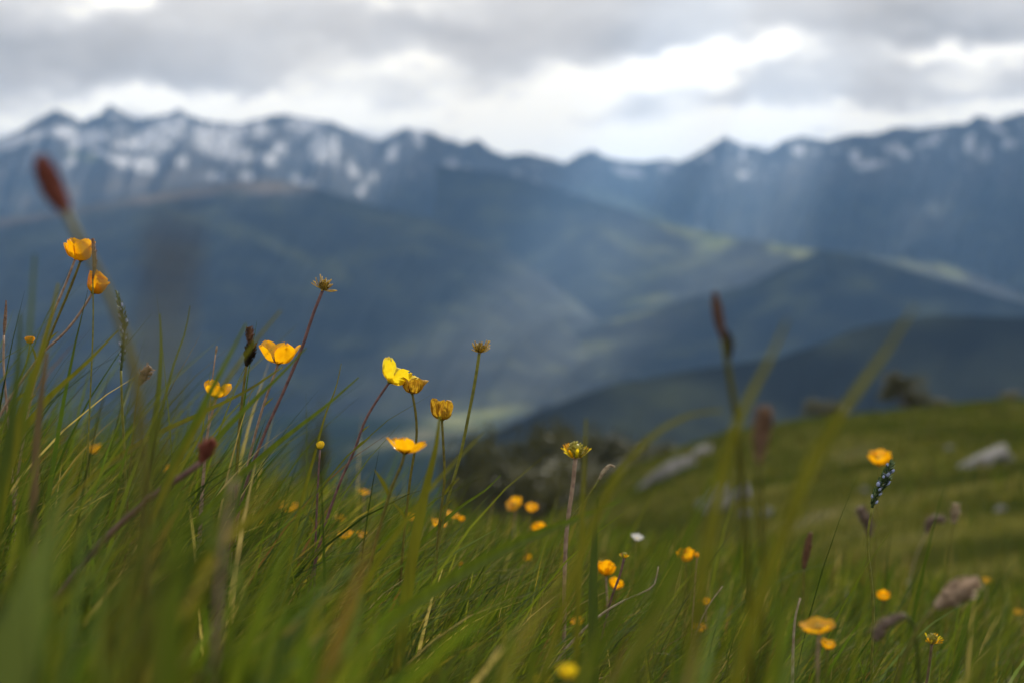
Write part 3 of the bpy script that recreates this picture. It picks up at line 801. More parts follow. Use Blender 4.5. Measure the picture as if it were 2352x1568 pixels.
def bloom(parent, top, axis, width, open1, mat, seed, sep='sepal', open0=1.5, petals=5, wrap=.7, tall=1.0, ruffle=.05, skip=(), curl=0.0, stamens=True, lo=False, refl=False, spin=None, pw=1.0):
    """petals, sepals and stamens of one buttercup on top of its stem"""
    q = orient(axis, seed * 1.7 if spin is None else spin)
    L = .013; W = .0068 * pw
    def radius(vs): return max(math.hypot(p.x, p.y) for p in vs)
    rs = random.Random(seed)
    tst, _ = petal_geo(L, W, open0, open1, 0, seed, curl, wrap)
    k = width / (2 * radius(tst))
    ns, nw = (6, 5) if lo else (11, 8)
    for i in range(petals):
        if i in skip: continue
        o1 = open1 + rs.uniform(-.16, .16)
        vs, f = petal_geo(L * tall * rs.uniform(.93, 1.06), W * rs.uniform(.93, 1.08), open0, o1, 2 * math.pi * i / petals + rs.uniform(-.14, .14), seed * 10 + i, curl, wrap, ns, nw, ruffle)
        link('petal', [q @ (p * k) + top for p in vs], f, mat, parent)
    for i in range(3 if lo else 5):
        s0, s1 = (1.9, 2.6) if refl else (1.35, open1 * .75 + .15)
        vs, f = petal_geo(L * .52, W * .28, s0, s1, 2 * math.pi * (i + .5) / (3 if lo else 5), seed * 20 + i, .1, .4, 5, 3, .02, -.15)
        link('sepal', [q @ (Vector((p.x * 1.07, p.y * 1.07, p.z - .0009)) * k) + top for p in vs], f, M[sep], parent)
    if stamens:
        mb = MB()
        ball(mb, q @ Vector((0, 0, .0030 * k)) + top, .0022 * k, 8, 6, axis=q @ Vector((0, 0, 1)), bump=.3, sd=seed)
        for i in range(10 if lo else 26):
            a = rs.uniform(0, 6.28); t = rs.uniform(.25, .8)
            d = q @ Vector((math.sin(t) * math.cos(a), math.sin(t) * math.sin(a), math.cos(t)))
            p0 = top + q @ Vector((0, 0, .001 * k)); p1 = p0 + d * .0052 * k
            tube(mb, [p0, p0.lerp(p1, .6), p1], [.00016 * k, .00018 * k, .0005 * k], 4, 4)
        mb.build('stamens', M['stamen'], parent)
    mb = MB(); ball(mb, top, .0017 * k, 8, 5, sz=.8)
    mb.build('receptacle', M['green'], parent)


def stem_part(parent, pts, base, r, mat, name='stem', sides=7):
    mb = MB(); tube(mb, loc(pts, base), r, sides, wob=.12)
    return mb.build(name, mat, parent)


def leaflet(parent, pts, base, at, length, side, mat='b_olive'):
    c = spline(loc(pts, base), 60); i = int(at * 59); t = (c[max(i - 2, 0)] - c[min(i + 2, 59)]).normalized()
    d = (t * .8 + Vector((side, -.25, .1)) * .6).normalized(); p = c[i]
    mb = MB(); ribbon(mb, [p, p + d * length * .5, p + d * length + Vector((side, 0, .3)) * length * .12], [length * .10, length * .16, length * .02], n=10)
    mb.build('leaf', M[mat], parent)


GB = 'buttercups growing in the meadow grass'


def buttercup(label, stem_px, Y, width_px, axis, open1, mat='petal', smat='olive', seed=1, r=.0010, cat='buttercup', **kw):
    pts, base = to_ground(stem_px, Y)
    o = empty('buttercup', base, label, cat, GB)
    stem_part(o, pts, base, [r * .9, r, r * 1.1], M[smat])
    if not kw.get('lo'):
        rl = random.Random(seed)
        for k in range(rl.choice([1, 2, 2])):
            leaflet(o, pts, base, rl.uniform(.12, .55), rl.uniform(.008, .018), rl.choice([-1, 1]))
    bloom(o, pts[0] - base, axis, width_px * K * Y, open1, M[mat], seed, **kw)
    return o


# in-focus buttercups --------------------------------------------------------
buttercup('upright orange buttercup cup, the highest bloom, beside a dry grass spikelet', [(186, 598), (160, 665), (120, 760), (98, 815)], 1.0, 43, (.08, -.2, 1), .12, 'petal', 'olive', 3, tall=1.5, wrap=.8)
buttercup('buttercup hidden close behind the highest orange bloom on a pinkish stem', [(174, 592), (150, 655), (112, 745), (85, 850)], 1.035, 38, (-.05, -.1, 1), .16, 'petal', 'tan', 4, tall=1.3, wrap=.9)
buttercup('closing amber buttercup nodding on a long arched pale stem', [(214, 671), (190, 710), (150, 762), (100, 808), (60, 860)], 1.0, 44, (.55, -.15, .85), .02, 'petal', 'tan', 5, tall=1.05, wrap=.95, ruffle=.10)
buttercup('broad orange buttercup cup crossed by a dark seed-head stem', [(640, 833), (622, 882), (602, 940), (588, 990)], 1.01, 76, (.12, -.15, 1), .50, 'petal', 'tan', 6, open0=1.6, wrap=.6, tall=1.3)
buttercup('small orange buttercup showing two spread petals beside the black sedge spike', [(497, 912), (488, 945), (478, 985), (474, 1020)], .985, 60, (.16, -.12, 1), .55, 'petal', 'tan', 9, open0=1.3, wrap=.5, petals=3, tall=1.3, spin=.55, pw=1.35)
buttercup('lemon yellow buttercup tilted sideways on a purple bent stem', [(895, 876), (868, 915), (840, 962), (815, 1030), (788, 1090)], 1.0, 76, (.62, .15, .8), .52, 'lemon', 'purple', 12, sep='lemon', wrap=.5, ruffle=.10, tall=1.25)
buttercup('withered amber buttercup touching the lemon yellow bloom', [(947, 903), (955, 950), (957, 1000), (944, 1085), (932, 1190)], 1.0, 46, (.12, .05, 1), .36, 'wilt', 'olive', 14, wrap=.6, ruffle=.16, curl=-.1, tall=1.35)
buttercup('withered yellow buttercup with a brown heart standing alone on a straight stem', [(1015, 963), (1019, 1030), (1021, 1100), (1012, 1180)], 1.0, 43, (.08, .05, 1), .10, 'wilt', 'olive', 17, sep='sepal', wrap=.75, ruffle=.10, tall=1.35, curl=-.15)
buttercup('flat open orange buttercup seen edge-on in front of a thin stem', [(930, 1040), (920, 1072), (905, 1105), (890, 1150)], .84, 88, (.12, .12, 1), .86, 'petal', 'olive', 19, open0=1.4, wrap=.3, ruffle=.12, tall=1.15)
buttercup('pale yellow buttercup bud, tight, low among leaning grass blades', [(735, 1030), (732, 1080), (729, 1140)], 1.0, 19, (0, 0, 1), -.1, 'lemon', 'purple', 23, sep='sepalg', wrap=1, tall=.9, stamens=False, r=.0008)
buttercup('round orange buttercup bud on a thin side stalk near the frame edge', [(69, 789), (64, 820), (48, 870), (30, 920)], 1.0, 22, (0, 0, 1), -.15, 'petal', 'green', 25, wrap=1, tall=.75, stamens=False, r=.0006)

for i, (lb, px, py, Y, w, ax, op, mt) in enumerate(SOFT):
    dx = random.uniform(-14, 6)
    buttercup(lb, [(px, py), (px + dx * .5, py + 60), (px + dx, py + 130)], Y, w, ax, op, mt, 'olive' if i % 3 else 'tan', 40 + i, r=.0009, lo=True, wrap=.5, sep='sepalg' if i % 2 else 'sepal')


# seed heads -------------------------------------------------------------------
def seedhead(label, stem_px, Y, width_px, axis, seed, smat, kind='dry', r=.0011):
    pts, base = to_ground(stem_px, Y)
    o = empty('buttercup_seedhead', base, label, 'seed head', 'spent buttercup seed heads')
    stem_part(o, pts, base, [r * 1.05, r * .95, r * 1.1], M[smat])
    q = orient(axis, seed); top = pts[0] - base; w = width_px * K * Y; rs = random.Random(seed)
    mb = MB(); c = top + q @ Vector((0, 0, w * .26)); R = w * (.24 if kind == 'dry' else .26)
    ball(mb, c, R * .86, 10, 8, axis=q @ Vector((0, 0, 1)), sz=1.08, bump=.1, sd=seed)
    for k in range(90):
        zz = rs.uniform(-.75, 1); a = rs.uniform(0, 6.28); s = math.sqrt(max(0, 1 - zz * zz))
        d = q @ Vector((s * math.cos(a), s * math.sin(a), zz))
        p0 = c + d * R * .75
        tube(mb, [p0, p0 + d * R * .22, p0 + d * R * .42 + Vector((0, 0, R * .1))], [R * .13, R * .15, R * .02], 5, 4)
    mb.build('achenes', M['seedg' if kind == 'fresh' else 'seed'], o)
    if kind == 'fresh':       # petals mostly gone: narrow yellow strips left round the heart
        for k in range(16):
            vs, f = petal_geo(w * .62, w * .055, 1.5, rs.uniform(.45, 1.0), rs.uniform(0, 6.28), seed * 9 + k, .0, .3, 7, 3, .06)
            link('petal', [q @ p + top for p in vs], f, M['petal' if k % 3 else 'lemon'], o)
    else:
        mb = MB()
        for k in range(20):
            a = rs.uniform(0, 6.28); t = rs.uniform(.6, 1.7); ln = w * rs.uniform(.42, .72)
            d = q @ Vector((math.sin(t) * math.cos(a), math.sin(t) * math.sin(a), math.cos(t))); upv = q @ Vector((0, 0, 1))
            p0 = top + upv * w * .05
            tube(mb, [p0, p0 + d * ln * .55, p0 + d * ln + upv * ln * rs.uniform(.0, .4)], [w * .022, w * .018, w * .028], 4, 7)
        mb.build('stamens', M['stamen'], o)
        for k in range(4):
            vs, f = petal_geo(w * .5, w * .09, 1.4, rs.uniform(.2, .9), rs.uniform(0, 6.28), seed * 7 + k, .1, .4, 6, 3, .06)
            link('sepal', [q @ p + top for p in vs], f, M['wilt' if k % 2 else 'sepal'], o)
    return o


seedhead('brown spent seed head topping the tallest dark leaning stem', [(741, 668), (722, 715), (693, 800), (655, 890), (612, 985), (590, 1040)], 1.0, 48, (.3, -.1, 1), 5, 'purple')
seedhead('spiky spent seed head with curled filaments on a tall pale green stem', [(1101, 811), (1092, 870), (1076, 955), (1056, 1050), (1036, 1120)], 1.0, 46, (.05, -.1, 1), 8, 'green')
seedhead('yellow green seed head ringed by petal remnants against the dark wood', [(1322, 1052), (1316, 1110), (1302, 1215), (1297, 1330), (1296, 1430)], 1.09, 70, (.04, -.1, 1), 11, 'tan', 'fresh', .0016)
seedhead('small starry orange seed head on a reddish stalk low in the meadow', [(2140, 1476), (2136, 1515), (2128, 1568)], .93, 44, (.05, -.25, 1), 13, 'purple', 'fresh', .0009)
seedhead('small half-open bud on a thin branching brown stalk', [(1434, 1280), (1425, 1315), (1405, 1370), (1390, 1430)], 1.12, 24, (.1, -.1, 1), 15, 'purple', 'fresh', .0009)


# spikes -------------------------------------------------------------------------
def spike_geo(mb, pts, radii, ns, seed, flare=.5, size=1.0):
    """a core with overlapping scales along its length"""
    rs = random.Random(seed)
    c = tube(mb, pts, [k * .8 for k in radii], 9, 18)
    n = len(c)
    rr = np.interp(np.linspace(0, 1, n), np.linspace(0, 1, len(radii)), radii)
    for k in range(ns):
        i = rs.randrange(1, n - 1); p = c[i]; t = (c[i - 1] - c[i + 1]).normalized()    # towards the tip
        a = t.cross(Vector((.3, .9, .1))).normalized(); b = t.cross(a); th = rs.uniform(0, 6.28)
        d = a * math.cos(th) + b * math.sin(th); e = t.cross(d)
        r = rr[i]; s = r * rs.uniform(.35, .6) * size
        p0 = p + d * r * .72
        mb.add([p0 - e * s * .4, p0 + e * s * .4, p0 + t * s * .9 + d * s * flare + e * s * .3, p0 + t * s * 1.7 + d * s * flare * 1.3, p0 + t * s * .9 + d * s * flare - e * s * .3], [(0, 1, 2, 3, 4)])


GS = 'brown flower spikes standing above the grass'


def spike(name, label, head_px, radii_px, stem_px, Y, hm, sm, seed, r=.0011, ns=160, cat='flower spike', flare=.5, extra=None, size=1.0):
    """head_px: tip first; stem_px continues from the head's foot"""
    pts, base = to_ground([head_px[-1]] + list(stem_px), Y)
    o = empty(name, base, label, cat, GS)
    stem_part(o, pts, base, [r * .85, r, r * 1.1], M[sm])
    mb = MB(); spike_geo(mb, loc([P(*p[:2], p[2] if len(p) > 2 else Y) for p in head_px], base), [k * K * Y for k in radii_px], ns, seed, flare, size)
    mb.build('flower_head', M[hm], o, smooth=True)
    if extra: extra(o, base)
    return o


spike('plantain', 'large blurred reddish brown spike leaning at the upper corner', [(92, 362), (105, 395), (125, 440), (150, 484)], [12, 25, 27, 20], [(180, 545), (228, 630), (272, 730), (305, 850), (318, 1000)], .44, 'red', 'olive', 31, .0014, 380, cat='plantain')
def sedge_extra(o, base):
    mb = MB(); spike_geo(mb, loc([P(590, 786, 1.0), P(582, 803, 1.0), P(574, 822, 1.0)], base), [2.4 * K, 5 * K, 4 * K], 60, 5)
    mb.build('side_spikelet', M['spike'], o)
    mb = MB(); spike_geo(mb, loc([P(573, 751, 1.0), P(574, 765, 1.0), P(574, 782, 1.0), P(573, 795, 1.0)], base), [5 * K, 8 * K, 7.5 * K, 5 * K], 130, 6, .9, 1.2)
    mb.build('male_spikelet', M['spike'], o)
spike('sedge', 'sharp black and brown sedge spike with a side spikelet', [(577, 786), (575, 805), (571, 822), (566, 840)], [4, 10, 10, 5], [(562, 870), (556, 920), (549, 985), (546, 1040)], 1.0, 'black', 'olive', 33, .0011, 260, cat='sedge', flare=1.0, extra=sedge_extra, size=1.15)
def sedge_extra2(o, base):
    mb = MB(); spike_geo(mb, loc([P(1668, 758, .52), P(1676, 785, .52), P(1674, 825, .52)], base), [3 * K, 11 * K * .52, 6 * K * .52], 90, 7)
    mb.build('side_spikelet', M['black'], o)
spike('sedge', 'blurred tall brown sedge spike between two broad green blades', [(1642, 672), (1646, 705), (1653, 745), (1662, 780)], [6, 13, 13, 7], [(1670, 830), (1680, 890), (1692, 960), (1700, 1060)], .52, 'spike', 'b_olive', 35, .0013, 200, cat='sedge', extra=sedge_extra2)
spike('plantain', 'blurred dull brown spike in front of the grassy skyline', [(1758, 935), (1752, 970), (1747, 1010), (1743, 1062)], [14, 24, 20, 9], [(1745, 1130), (1750, 1220), (1752, 1320)], .50, 'husk', 'b_olive', 37, .0009, 220, cat='plantain')
spike('sedge', 'small brown spike standing alone mid-slope', [(1862, 1222), (1856, 1250), (1850, 1280), (1846, 1306)], [5, 10, 10, 5], [(1846, 1350), (1840, 1420), (1836, 1480)], 1.45, 'spike', 'olive', 39, .0010, 110, cat='sedge')
spike('dry_seedhead', 'dark purple dried head below the blue flower spike', [(1975, 1165), (1985, 1185), (1994, 1205), (1998, 1230)], [9, 13, 12, 6], [(2000, 1290), (2002, 1370), (2000, 1450)], 2.1, 'plum', 'olive', 41, .0009, 120, cat='seed head', flare=.9)
spike('dry_seedhead', 'dark bent seed head with a pale wing on the slope', [(2170, 1195), (2150, 1190), (2135, 1200), (2128, 1222)], [8, 10, 11, 6], [(2110, 1260), (2090, 1330), (2085, 1400)], 2.3, 'plum', 'pale', 43, .0009, 100, cat='seed head', flare=.9)
spike('grass_plume', 'pale tilted grass plume at the foot of the slope', [(2248, 1335), (2215, 1352), (2180, 1372), (2148, 1394)], [10, 22, 24, 10], [(2110, 1440), (2080, 1500), (2060, 1568)], .64, 'pale2', 'olive', 45, .0010, 240, cat='grass plume', flare=.9)
spike('grass_plume', 'short upright pale plume behind the bent seed head', [(2196, 1155), (2194, 1175), (2190, 1200)], [7, 11, 7], [(2180, 1260), (2175, 1330)], 1.8, 'pale', 'olive', 46, .0008, 80, cat='grass plume', flare=.8)
spike('dry_seedhead', 'dark drooping curved head between two dim buttercups', [(2010, 1470), (2025, 1440), (2052, 1422), (2078, 1412)], [8, 14, 13, 8], [(2095, 1430), (2105, 1490), (2110, 1568)], .66, 'plum', 'b_dark', 47, .0010, 120, cat='seed head', flare=.8)
spike('sorrel', 'rust red bud cluster on a slanted brown stalk in shaded grass', [(490, 1008), (478, 1022), (470, 1042), (462, 1060)], [6, 17, 19, 9], [(430, 1085), (390, 1112), (345, 1142), (300, 1180)], .72, 'red', 'purple', 49, .0018, 140, cat='sorrel', flare=.6)
spike('grass_spikelet', 'dry brown spikelet with frayed tip touching the highest buttercup', [(213, 548), (216, 580), (217, 612), (213, 640)], [4, 6, 6, 2.5], [(214, 700), (213, 780), (209, 870), (205, 960)], .99, 'husk', 'green', 51, .0006, 90, cat='grass spikelet', flare=.9)
spike('dry_seedhead', 'small brown crumpled seed head among the tall shaded blades', [(345, 842), (335, 852), (328, 866), (320, 882)], [8, 12, 11, 6], [(312, 930), (305, 1000)], .93, 'husk', 'olive', 53, .0007, 60, cat='seed head', flare=1.4)
spike('plantain', 'enormous faint brown plantain blur against the forested shoulder', [(398, 500), (395, 560), (390, 640), (380, 720)], [16, 30, 30, 18], [(360, 850), (345, 1000)], .15, 'umber', 'olive', 55, .0012, 120, cat='plantain')
spike('grass_spikelet', 'drooping beige grass tip hooked over beside the dark wood', [(1413, 1072), (1402, 1068), (1388, 1080), (1376, 1100)], [2, 5, 6, 3], [(1350, 1140), (1318, 1182), (1290, 1240)], 1.12, 'pale', 'green', 57, .0007, 50, cat='grass spikelet', flare=.6)
spike('grass_spikelet', 'slender dry brown spikelet rising at the picture edge', [(14, 690), (13, 715), (11, 745), (9, 770)], [2, 4, 5, 2.5], [(8, 830), (13, 900), (20, 980)], 1.0, 'husk', 'tan', 59, .0009, 60, cat='grass spikelet', flare=.6)
spike('grass_spikelet', 'thin pale topped dry stalk above the two-petal buttercup', [(498, 794), (497, 802), (495, 814)], [2.2, 3.4, 2], [(488, 870), (482, 930), (476, 1000)], 1.02, 'pale', 'tan', 61, .0006, 24, cat='grass spikelet', flare=.7)


# blue speedwell spikes -----------------------------------------------------------
def speedwell(label, head_px, radii_px, stem_px, Y, seed, nfl):
    pts, base = to_ground([head_px[-1]] + list(stem_px), Y)
    o = empty('speedwell', base, label, 'speedwell', 'blue speedwell spikes')
    stem_part(o, pts, base, [.0009, .0011, .0012], M['green'])
    hp = loc([P(*p, Y) for p in head_px], base); rad = [k * K * Y for k in radii_px]
    mb = MB(); tube(mb, hp, [.0006, .0010], 6, 12)
    c = spline(hp, 40); rs = random.Random(seed)
    rr = np.interp(np.linspace(0, 1, 40), np.linspace(0, 1, len(rad)), rad)
    for k in range(120):
        i = rs.randrange(1, 39); t = (c[i - 1] - c[i + 1]).normalized(); a = t.cross(Vector((.2, .9, .1))).normalized(); b = t.cross(a); th = rs.uniform(0, 6.28)
        d = a * math.cos(th) + b * math.sin(th); e = t.cross(d); r = rr[i]
        p0 = c[i]; l = r * rs.uniform(.9, 1.3); w = r * .22
        mb.add([p0 - e * w * .5, p0 + e * w * .5, p0 + d * l * .6 + t * l * .5 + e * w, p0 + d * l * .85 + t * l * 1.2, p0 + d * l * .6 + t * l * .5 - e * w], [(0, 1, 2, 3, 4)])
    mb.build('bracts', M['bract'], o)
    for k in range(nfl):
        i = int(4 + 33 * (k + .5) / nfl); t = (c[i - 1] - c[i + 1]).normalized(); a = t.cross(Vector((.2, .9, .1))).normalized(); b = t.cross(a); th = k * 2.4 + rs.uniform(-.3, .3)
        d = a * math.cos(th) + b * math.sin(th)
        if d.y > .3: d.y = -d.y
        m2 = MB(); ball(m2, c[i] + d * rr[i] * .8 + t * rr[i] * .3, rr[i] * rs.uniform(.2, .38), 7, 6, sz=rs.uniform(1.2, 1.8), axis=(d * .6 + t), bump=.12, sd=k)
        for s in range(4):
            ang = s * math.pi / 2
            dd = (a * math.cos(ang) + b * math.sin(ang)); q0 = c[i] + d * rr[i] * .85 + t * rr[i] * .72
            ex = dd.cross(t).normalized() * rr[i] * .14
            m2.add([q0 - ex, q0 + ex, q0 + ex + dd * rr[i] * .3 + t * rr[i] * .12, q0 + dd * rr[i] * .42 + t * rr[i] * .1, q0 - ex + dd * rr[i] * .3 + t * rr[i] * .12], [(0, 1, 2, 3, 4)])
        m2.build('floret', M['blue'], o)
    return o


speedwell('crisp blue speedwell spike in front of the hazy yellow buttercup', [(2050, 1060), (2040, 1082), (2025, 1110), (2010, 1140), (2003, 1165)], [6, 13, 15, 12, 7], [(1996, 1205), (1993, 1255), (2000, 1320), (2006, 1400), (2004, 1470)], 1.0, 3, 10)
speedwell('faded blue green speedwell spike bending among the tall blades', [(267, 668), (276, 700), (285, 745), (283, 800), (278, 850)], [5, 10, 11, 10, 6], [(280, 920), (284, 1000)], 1.04, 4, 12)


# white flower ---------------------------------------------------------------------
pts, base = to_ground([(1462, 1240), (1458, 1290), (1452, 1360)], 1.45)
o = empty('daisy', base, 'small white blurred flower above the budded brown stalk', 'white flower')
stem_part(o, pts, base, .0007, M['green'])
for k in range(9):
    vs, f_ = petal_geo(.0085, .0022, 1.4, .75, 2 * math.pi * k / 9, 300 + k, 0, .3, 5, 3)
    q = orient((.2, -.3, 1), 0); link('petal', [q @ p + pts[0] - base for p in vs], f_, M['white'], o)
mb = MB(); ball(mb, pts[0] - base + Vector((0, 0, .001)), .0026, 8, 6, sz=.7); mb.build('disc', M['stamen'], o)

# forked dry stalk in front
pts, base = to_ground([(538, 1100), (528, 1160), (515, 1230), (506, 1310), (499, 1430), (495, 1560)], .44)
o = empty('dry_stalk', base, 'forked dry grey brown stalk standing blurred in the shaded grass', 'dry stalk')
stem_part(o, pts, base, [.0008, .0013, .0013], M['tan'])
mb = MB(); ribbon(mb, loc([P(468, 1175, .43), P(482, 1215, .43), P(500, 1268, .44), P(508, 1300, .44)], base), [.0008, .003, .003, .0012]); mb.build('branch', M['b_sage'], o)
mb = MB(); ribbon(mb, loc([P(560, 1400, .45), P(548, 1340, .45), P(528, 1290, .44), P(510, 1262, .44)], base), [.0006, .002, .0025, .001]); mb.build('branch', M['b_sage'], o)

# dark straw lying
for lb, pp, Y, w in (('thin grey dry twig bent in the grass under the seed head stalk', [(1512, 1300), (1500, 1345), (1470, 1362), (1430, 1380)], 1.02, .0011),
                     ('pale straw stalk leaning through the mid-meadow', [(1660, 1345), (1630, 1385), (1602, 1440), (1585, 1500)], 1.15, .0009),
                     ('whitish dry stalk upright near the large blurred buttercup', [(1838, 1372), (1828, 1410), (1822, 1480), (1820, 1560)], .92, .0013)):
    pts, base = to_ground(pp, Y); o = empty('dry_stalk', base, lb, 'dry stalk'); stem_part(o, pts, base, [w * .5, w, w], M['pale'])

# ------------------------------------------------------------------ single grass blades
BL = [
    ('broad pale green leaf filling the lower corner, very blurred', [(152, 1105), (112, 1235), (62, 1400), (5, 1600)], [10, 120, 135, 110], .36, 'b_sage', .1),
    ('deep green wide blade rising blurred beside the forked dry stalk', [(425, 1120), (405, 1260), (388, 1430), (380, 1640)], [12, 70, 90, 80], .36, 'b_green', .1),
    ('broad olive blade slanting away from the blurred sedge spike', [(1808, 735), (1765, 830), (1712, 930), (1665, 1060), (1640, 1180)], [6, 28, 32, 30, 24], .44, 'b_olive', .1),
    ('long broad green blade pointing up over the slope skyline', [(2100, 705), (2040, 800), (1955, 915), (1862, 1070), (1800, 1220)], [6, 30, 36, 38, 30], .42, 'b_olive', .1),
    ('arched thin blade bowing over towards the sedge stem', [(1660, 942), (1595, 950), (1520, 985), (1440, 1062), (1385, 1150), (1340, 1260)], [5, 16, 20, 20, 18, 16], .52, 'b_olive', .2),
    ('wide green blade crossing the meadow on a long diagonal', [(1428, 1148), (1330, 1188), (1180, 1250), (1050, 1322), (900, 1425), (790, 1540)], [5, 20, 27, 30, 30, 24], .72, 'b_green', .3),
    ('green blade standing behind the lone withered buttercup', [(1010, 955), (1002, 1020), (978, 1120), (955, 1230)], [5, 24, 30, 28], .80, 'b_olive', .2),
    ('tall upright green blade piercing the dark valley', [(367, 720), (370, 790), (364, 900), (350, 1010)], [3, 15, 22, 24], .86, 'b_green', .3),
    ('thin curved blade beside the tall upright one', [(437, 703), (426, 762), (402, 830), (376, 930)], [2, 7, 9, 10], .86, 'b_green', .3),
    ('faint short blade tip above the black sedge', [(646, 713), (612, 752), (570, 805), (510, 890)], [4, 12, 13, 12], .66, 'b_olive', .3),
    ('slanting soft blade below the faint tip', [(566, 742), (520, 830), (470, 925), (415, 1040)], [4, 20, 26, 26], .70, 'b_green', .2),
    ('straight diagonal blade under the closing amber buttercup', [(272, 758), (200, 832), (120, 905), (55, 985)], [3, 14, 18, 18], .88, 'b_olive', .3),
    ('soft upright blade behind the pinkish stem', [(134, 650), (112, 750), (82, 850), (45, 975)], [5, 22, 30, 32], .70, 'b_olive', .2),
    ('ghostly vertical blade near the picture edge', [(80, 585), (74, 680), (66, 790), (60, 930)], [5, 13, 15, 14], .55, 'b_green', .2),
    ('sharp blade with a brown tip leaning before the dark wood', [(1150, 1090), (1118, 1122), (1062, 1160), (1000, 1215)], [2, 10, 12, 11], 1.0, 'b_green', .3),
    ('long soft blade rising under the valley strip', [(824, 866), (745, 935), (660, 1000), (550, 1095)], [3, 13, 16, 15], .88, 'b_green', .3),
    ('blade tip pointing past the broad orange cup', [(704, 798), (640, 865), (570, 932), (470, 1040)], [3, 13, 17, 16], .84, 'b_green', .3),
    ('narrow red tipped blade bending upward alone', [(784, 834), (772, 888), (748, 950), (725, 1035), (698, 1130)], [1.5, 5, 9, 10, 10], 1.0, 'b_olive', .3),
    ('curved green blade crossing behind the broad orange cup', [(650, 842), (570, 895), (470, 945), (330, 1012)], [3, 11, 14, 13], .92, 'b_olive', .3),
    ('faint wide blade slanting beside the spiky seed head stem', [(1112, 992), (1040, 1065), (965, 1150), (900, 1240)], [3, 13, 17, 15], .70, 'b_olive', .2),
    ('dark green vertical blade beside the crisp cup buttercup', [(1372, 1140), (1366, 1230), (1362, 1330), (1362, 1450)], [4, 20, 28, 26], .84, 'b_dark', .2),
    ('broad blurred blade rising from the lower meadow', [(1648, 1070), (1592, 1200), (1505, 1400), (1425, 1580)], [6, 34, 42, 40], .50, 'b_green', .2),
    ('upright blurred green blade under the dull brown spike', [(1768, 1220), (1778, 1330), (1788, 1450), (1792, 1580)], [6, 30, 36, 34], .55, 'b_green', .2),
    ('upright blurred blade near the lower slope corner', [(2226, 1420), (2236, 1480), (2240, 1600)], [6, 34, 40], .50, 'b_green', .2),
    ('faint thin vertical blade behind the yellow green seed head', [(1346, 960), (1342, 1070), (1336, 1200), (1330, 1320)], [4, 14, 16, 15], .66, 'b_olive', .2),
    ('thin shining blade slanting over the focal grass', [(1140, 1214), (1062, 1258), (960, 1322), (880, 1390)], [1.5, 7, 9, 8], 1.0, 'b_sage', .3),
    ('grey green blurred blade low in the centre', [(790, 1300), (830, 1380), (800, 1480), (720, 1590)], [6, 26, 34, 32], .52, 'b_sage', .2),
    ('wide green blade rising blurred at the lower centre', [(1560, 1190), (1480, 1330), (1380, 1480), (1320, 1620)], [6, 34, 44, 40], .46, 'b_green', .2),
    ('olive blurred blade arching over the shaded corner', [(720, 1120), (600, 1180), (470, 1290), (380, 1460)], [6, 24, 32, 30], .58, 'b_olive', .2),
    ('dark soft blade along the picture edge', [(48, 720), (40, 860), (20, 1010), (-10, 1180)], [5, 24, 34, 34], .62, 'b_dark', .2),
    ('brownish soft blade standing in the shaded grass', [(108, 810), (96, 900), (84, 1020), (78, 1150)], [8, 20, 22, 18], .70, 'b_straw', .2),
]
for lb, pp, ww, Y, mt, fo in BL:
    pts, base = to_ground(pp, Y)
    ws = [k * K * Y for k in ww]
    if len(pts) > len(pp): ws.append(ws[-1] * .7)
    mb = MB(); ribbon(mb, loc(pts, base), ws, (0.25, -1, .2), fo, random.uniform(-.5, .5))
    o = mb.build('grass_strand', M[mt], None, base)
    tag(o, lb, 'grass blade', 'single grass blades standing out of the meadow', 'thing')


# ------------------------------------------------------------------ rocks on the slope
def rock(label, px, py, wpx, hpx, tilt, seed):
    y = hit(px, py + hpx * .4, 8, 70); u = (px - 1176) * K
    x = u * y; z = g(x, y); a = wpx * K * y / 2; b = hpx * K * y / 2
    import bmesh
    bm = bmesh.new(); bmesh.ops.create_icosphere(bm, subdivisions=4, radius=1.0)
    R = Matrix.Rotation(math.radians(tilt), 3, 'Y'); rs = random.Random(seed)
    planes = [(Vector((rs.gauss(0, 1), rs.gauss(0, 1), rs.gauss(0, 1))).normalized(), rs.uniform(.55, .92)) for _ in range(14)]
    co_ = np.array([v.co[:] for v in bm.verts])
    nz = fbm(co_[:, 0] * 2.5 + seed, co_[:, 2] * 2.5 + co_[:, 1] * 1.7, seed, 4)
    for k, v in enumerate(bm.verts):
        d = v.co.copy()
        for nrm, h_ in planes:
            e = d.dot(nrm)
            if e > h_: d -= nrm * (e - h_) * .85
        d *= .9 + .3 * nz[k]
        v.co = R @ Vector((d.x * a, d.y * max(a, b) * .8, d.z * b))
    me = bpy.data.meshes.new('rock'); bm.to_mesh(me); bm.free(); me.materials.append(M['rock'])
    o = bpy.data.objects.new('rock', me); COL.objects.link(o); o.location = (x, y, z - b * .05)
    tag(o, label, 'rock', 'pale limestone rocks on the far slope')


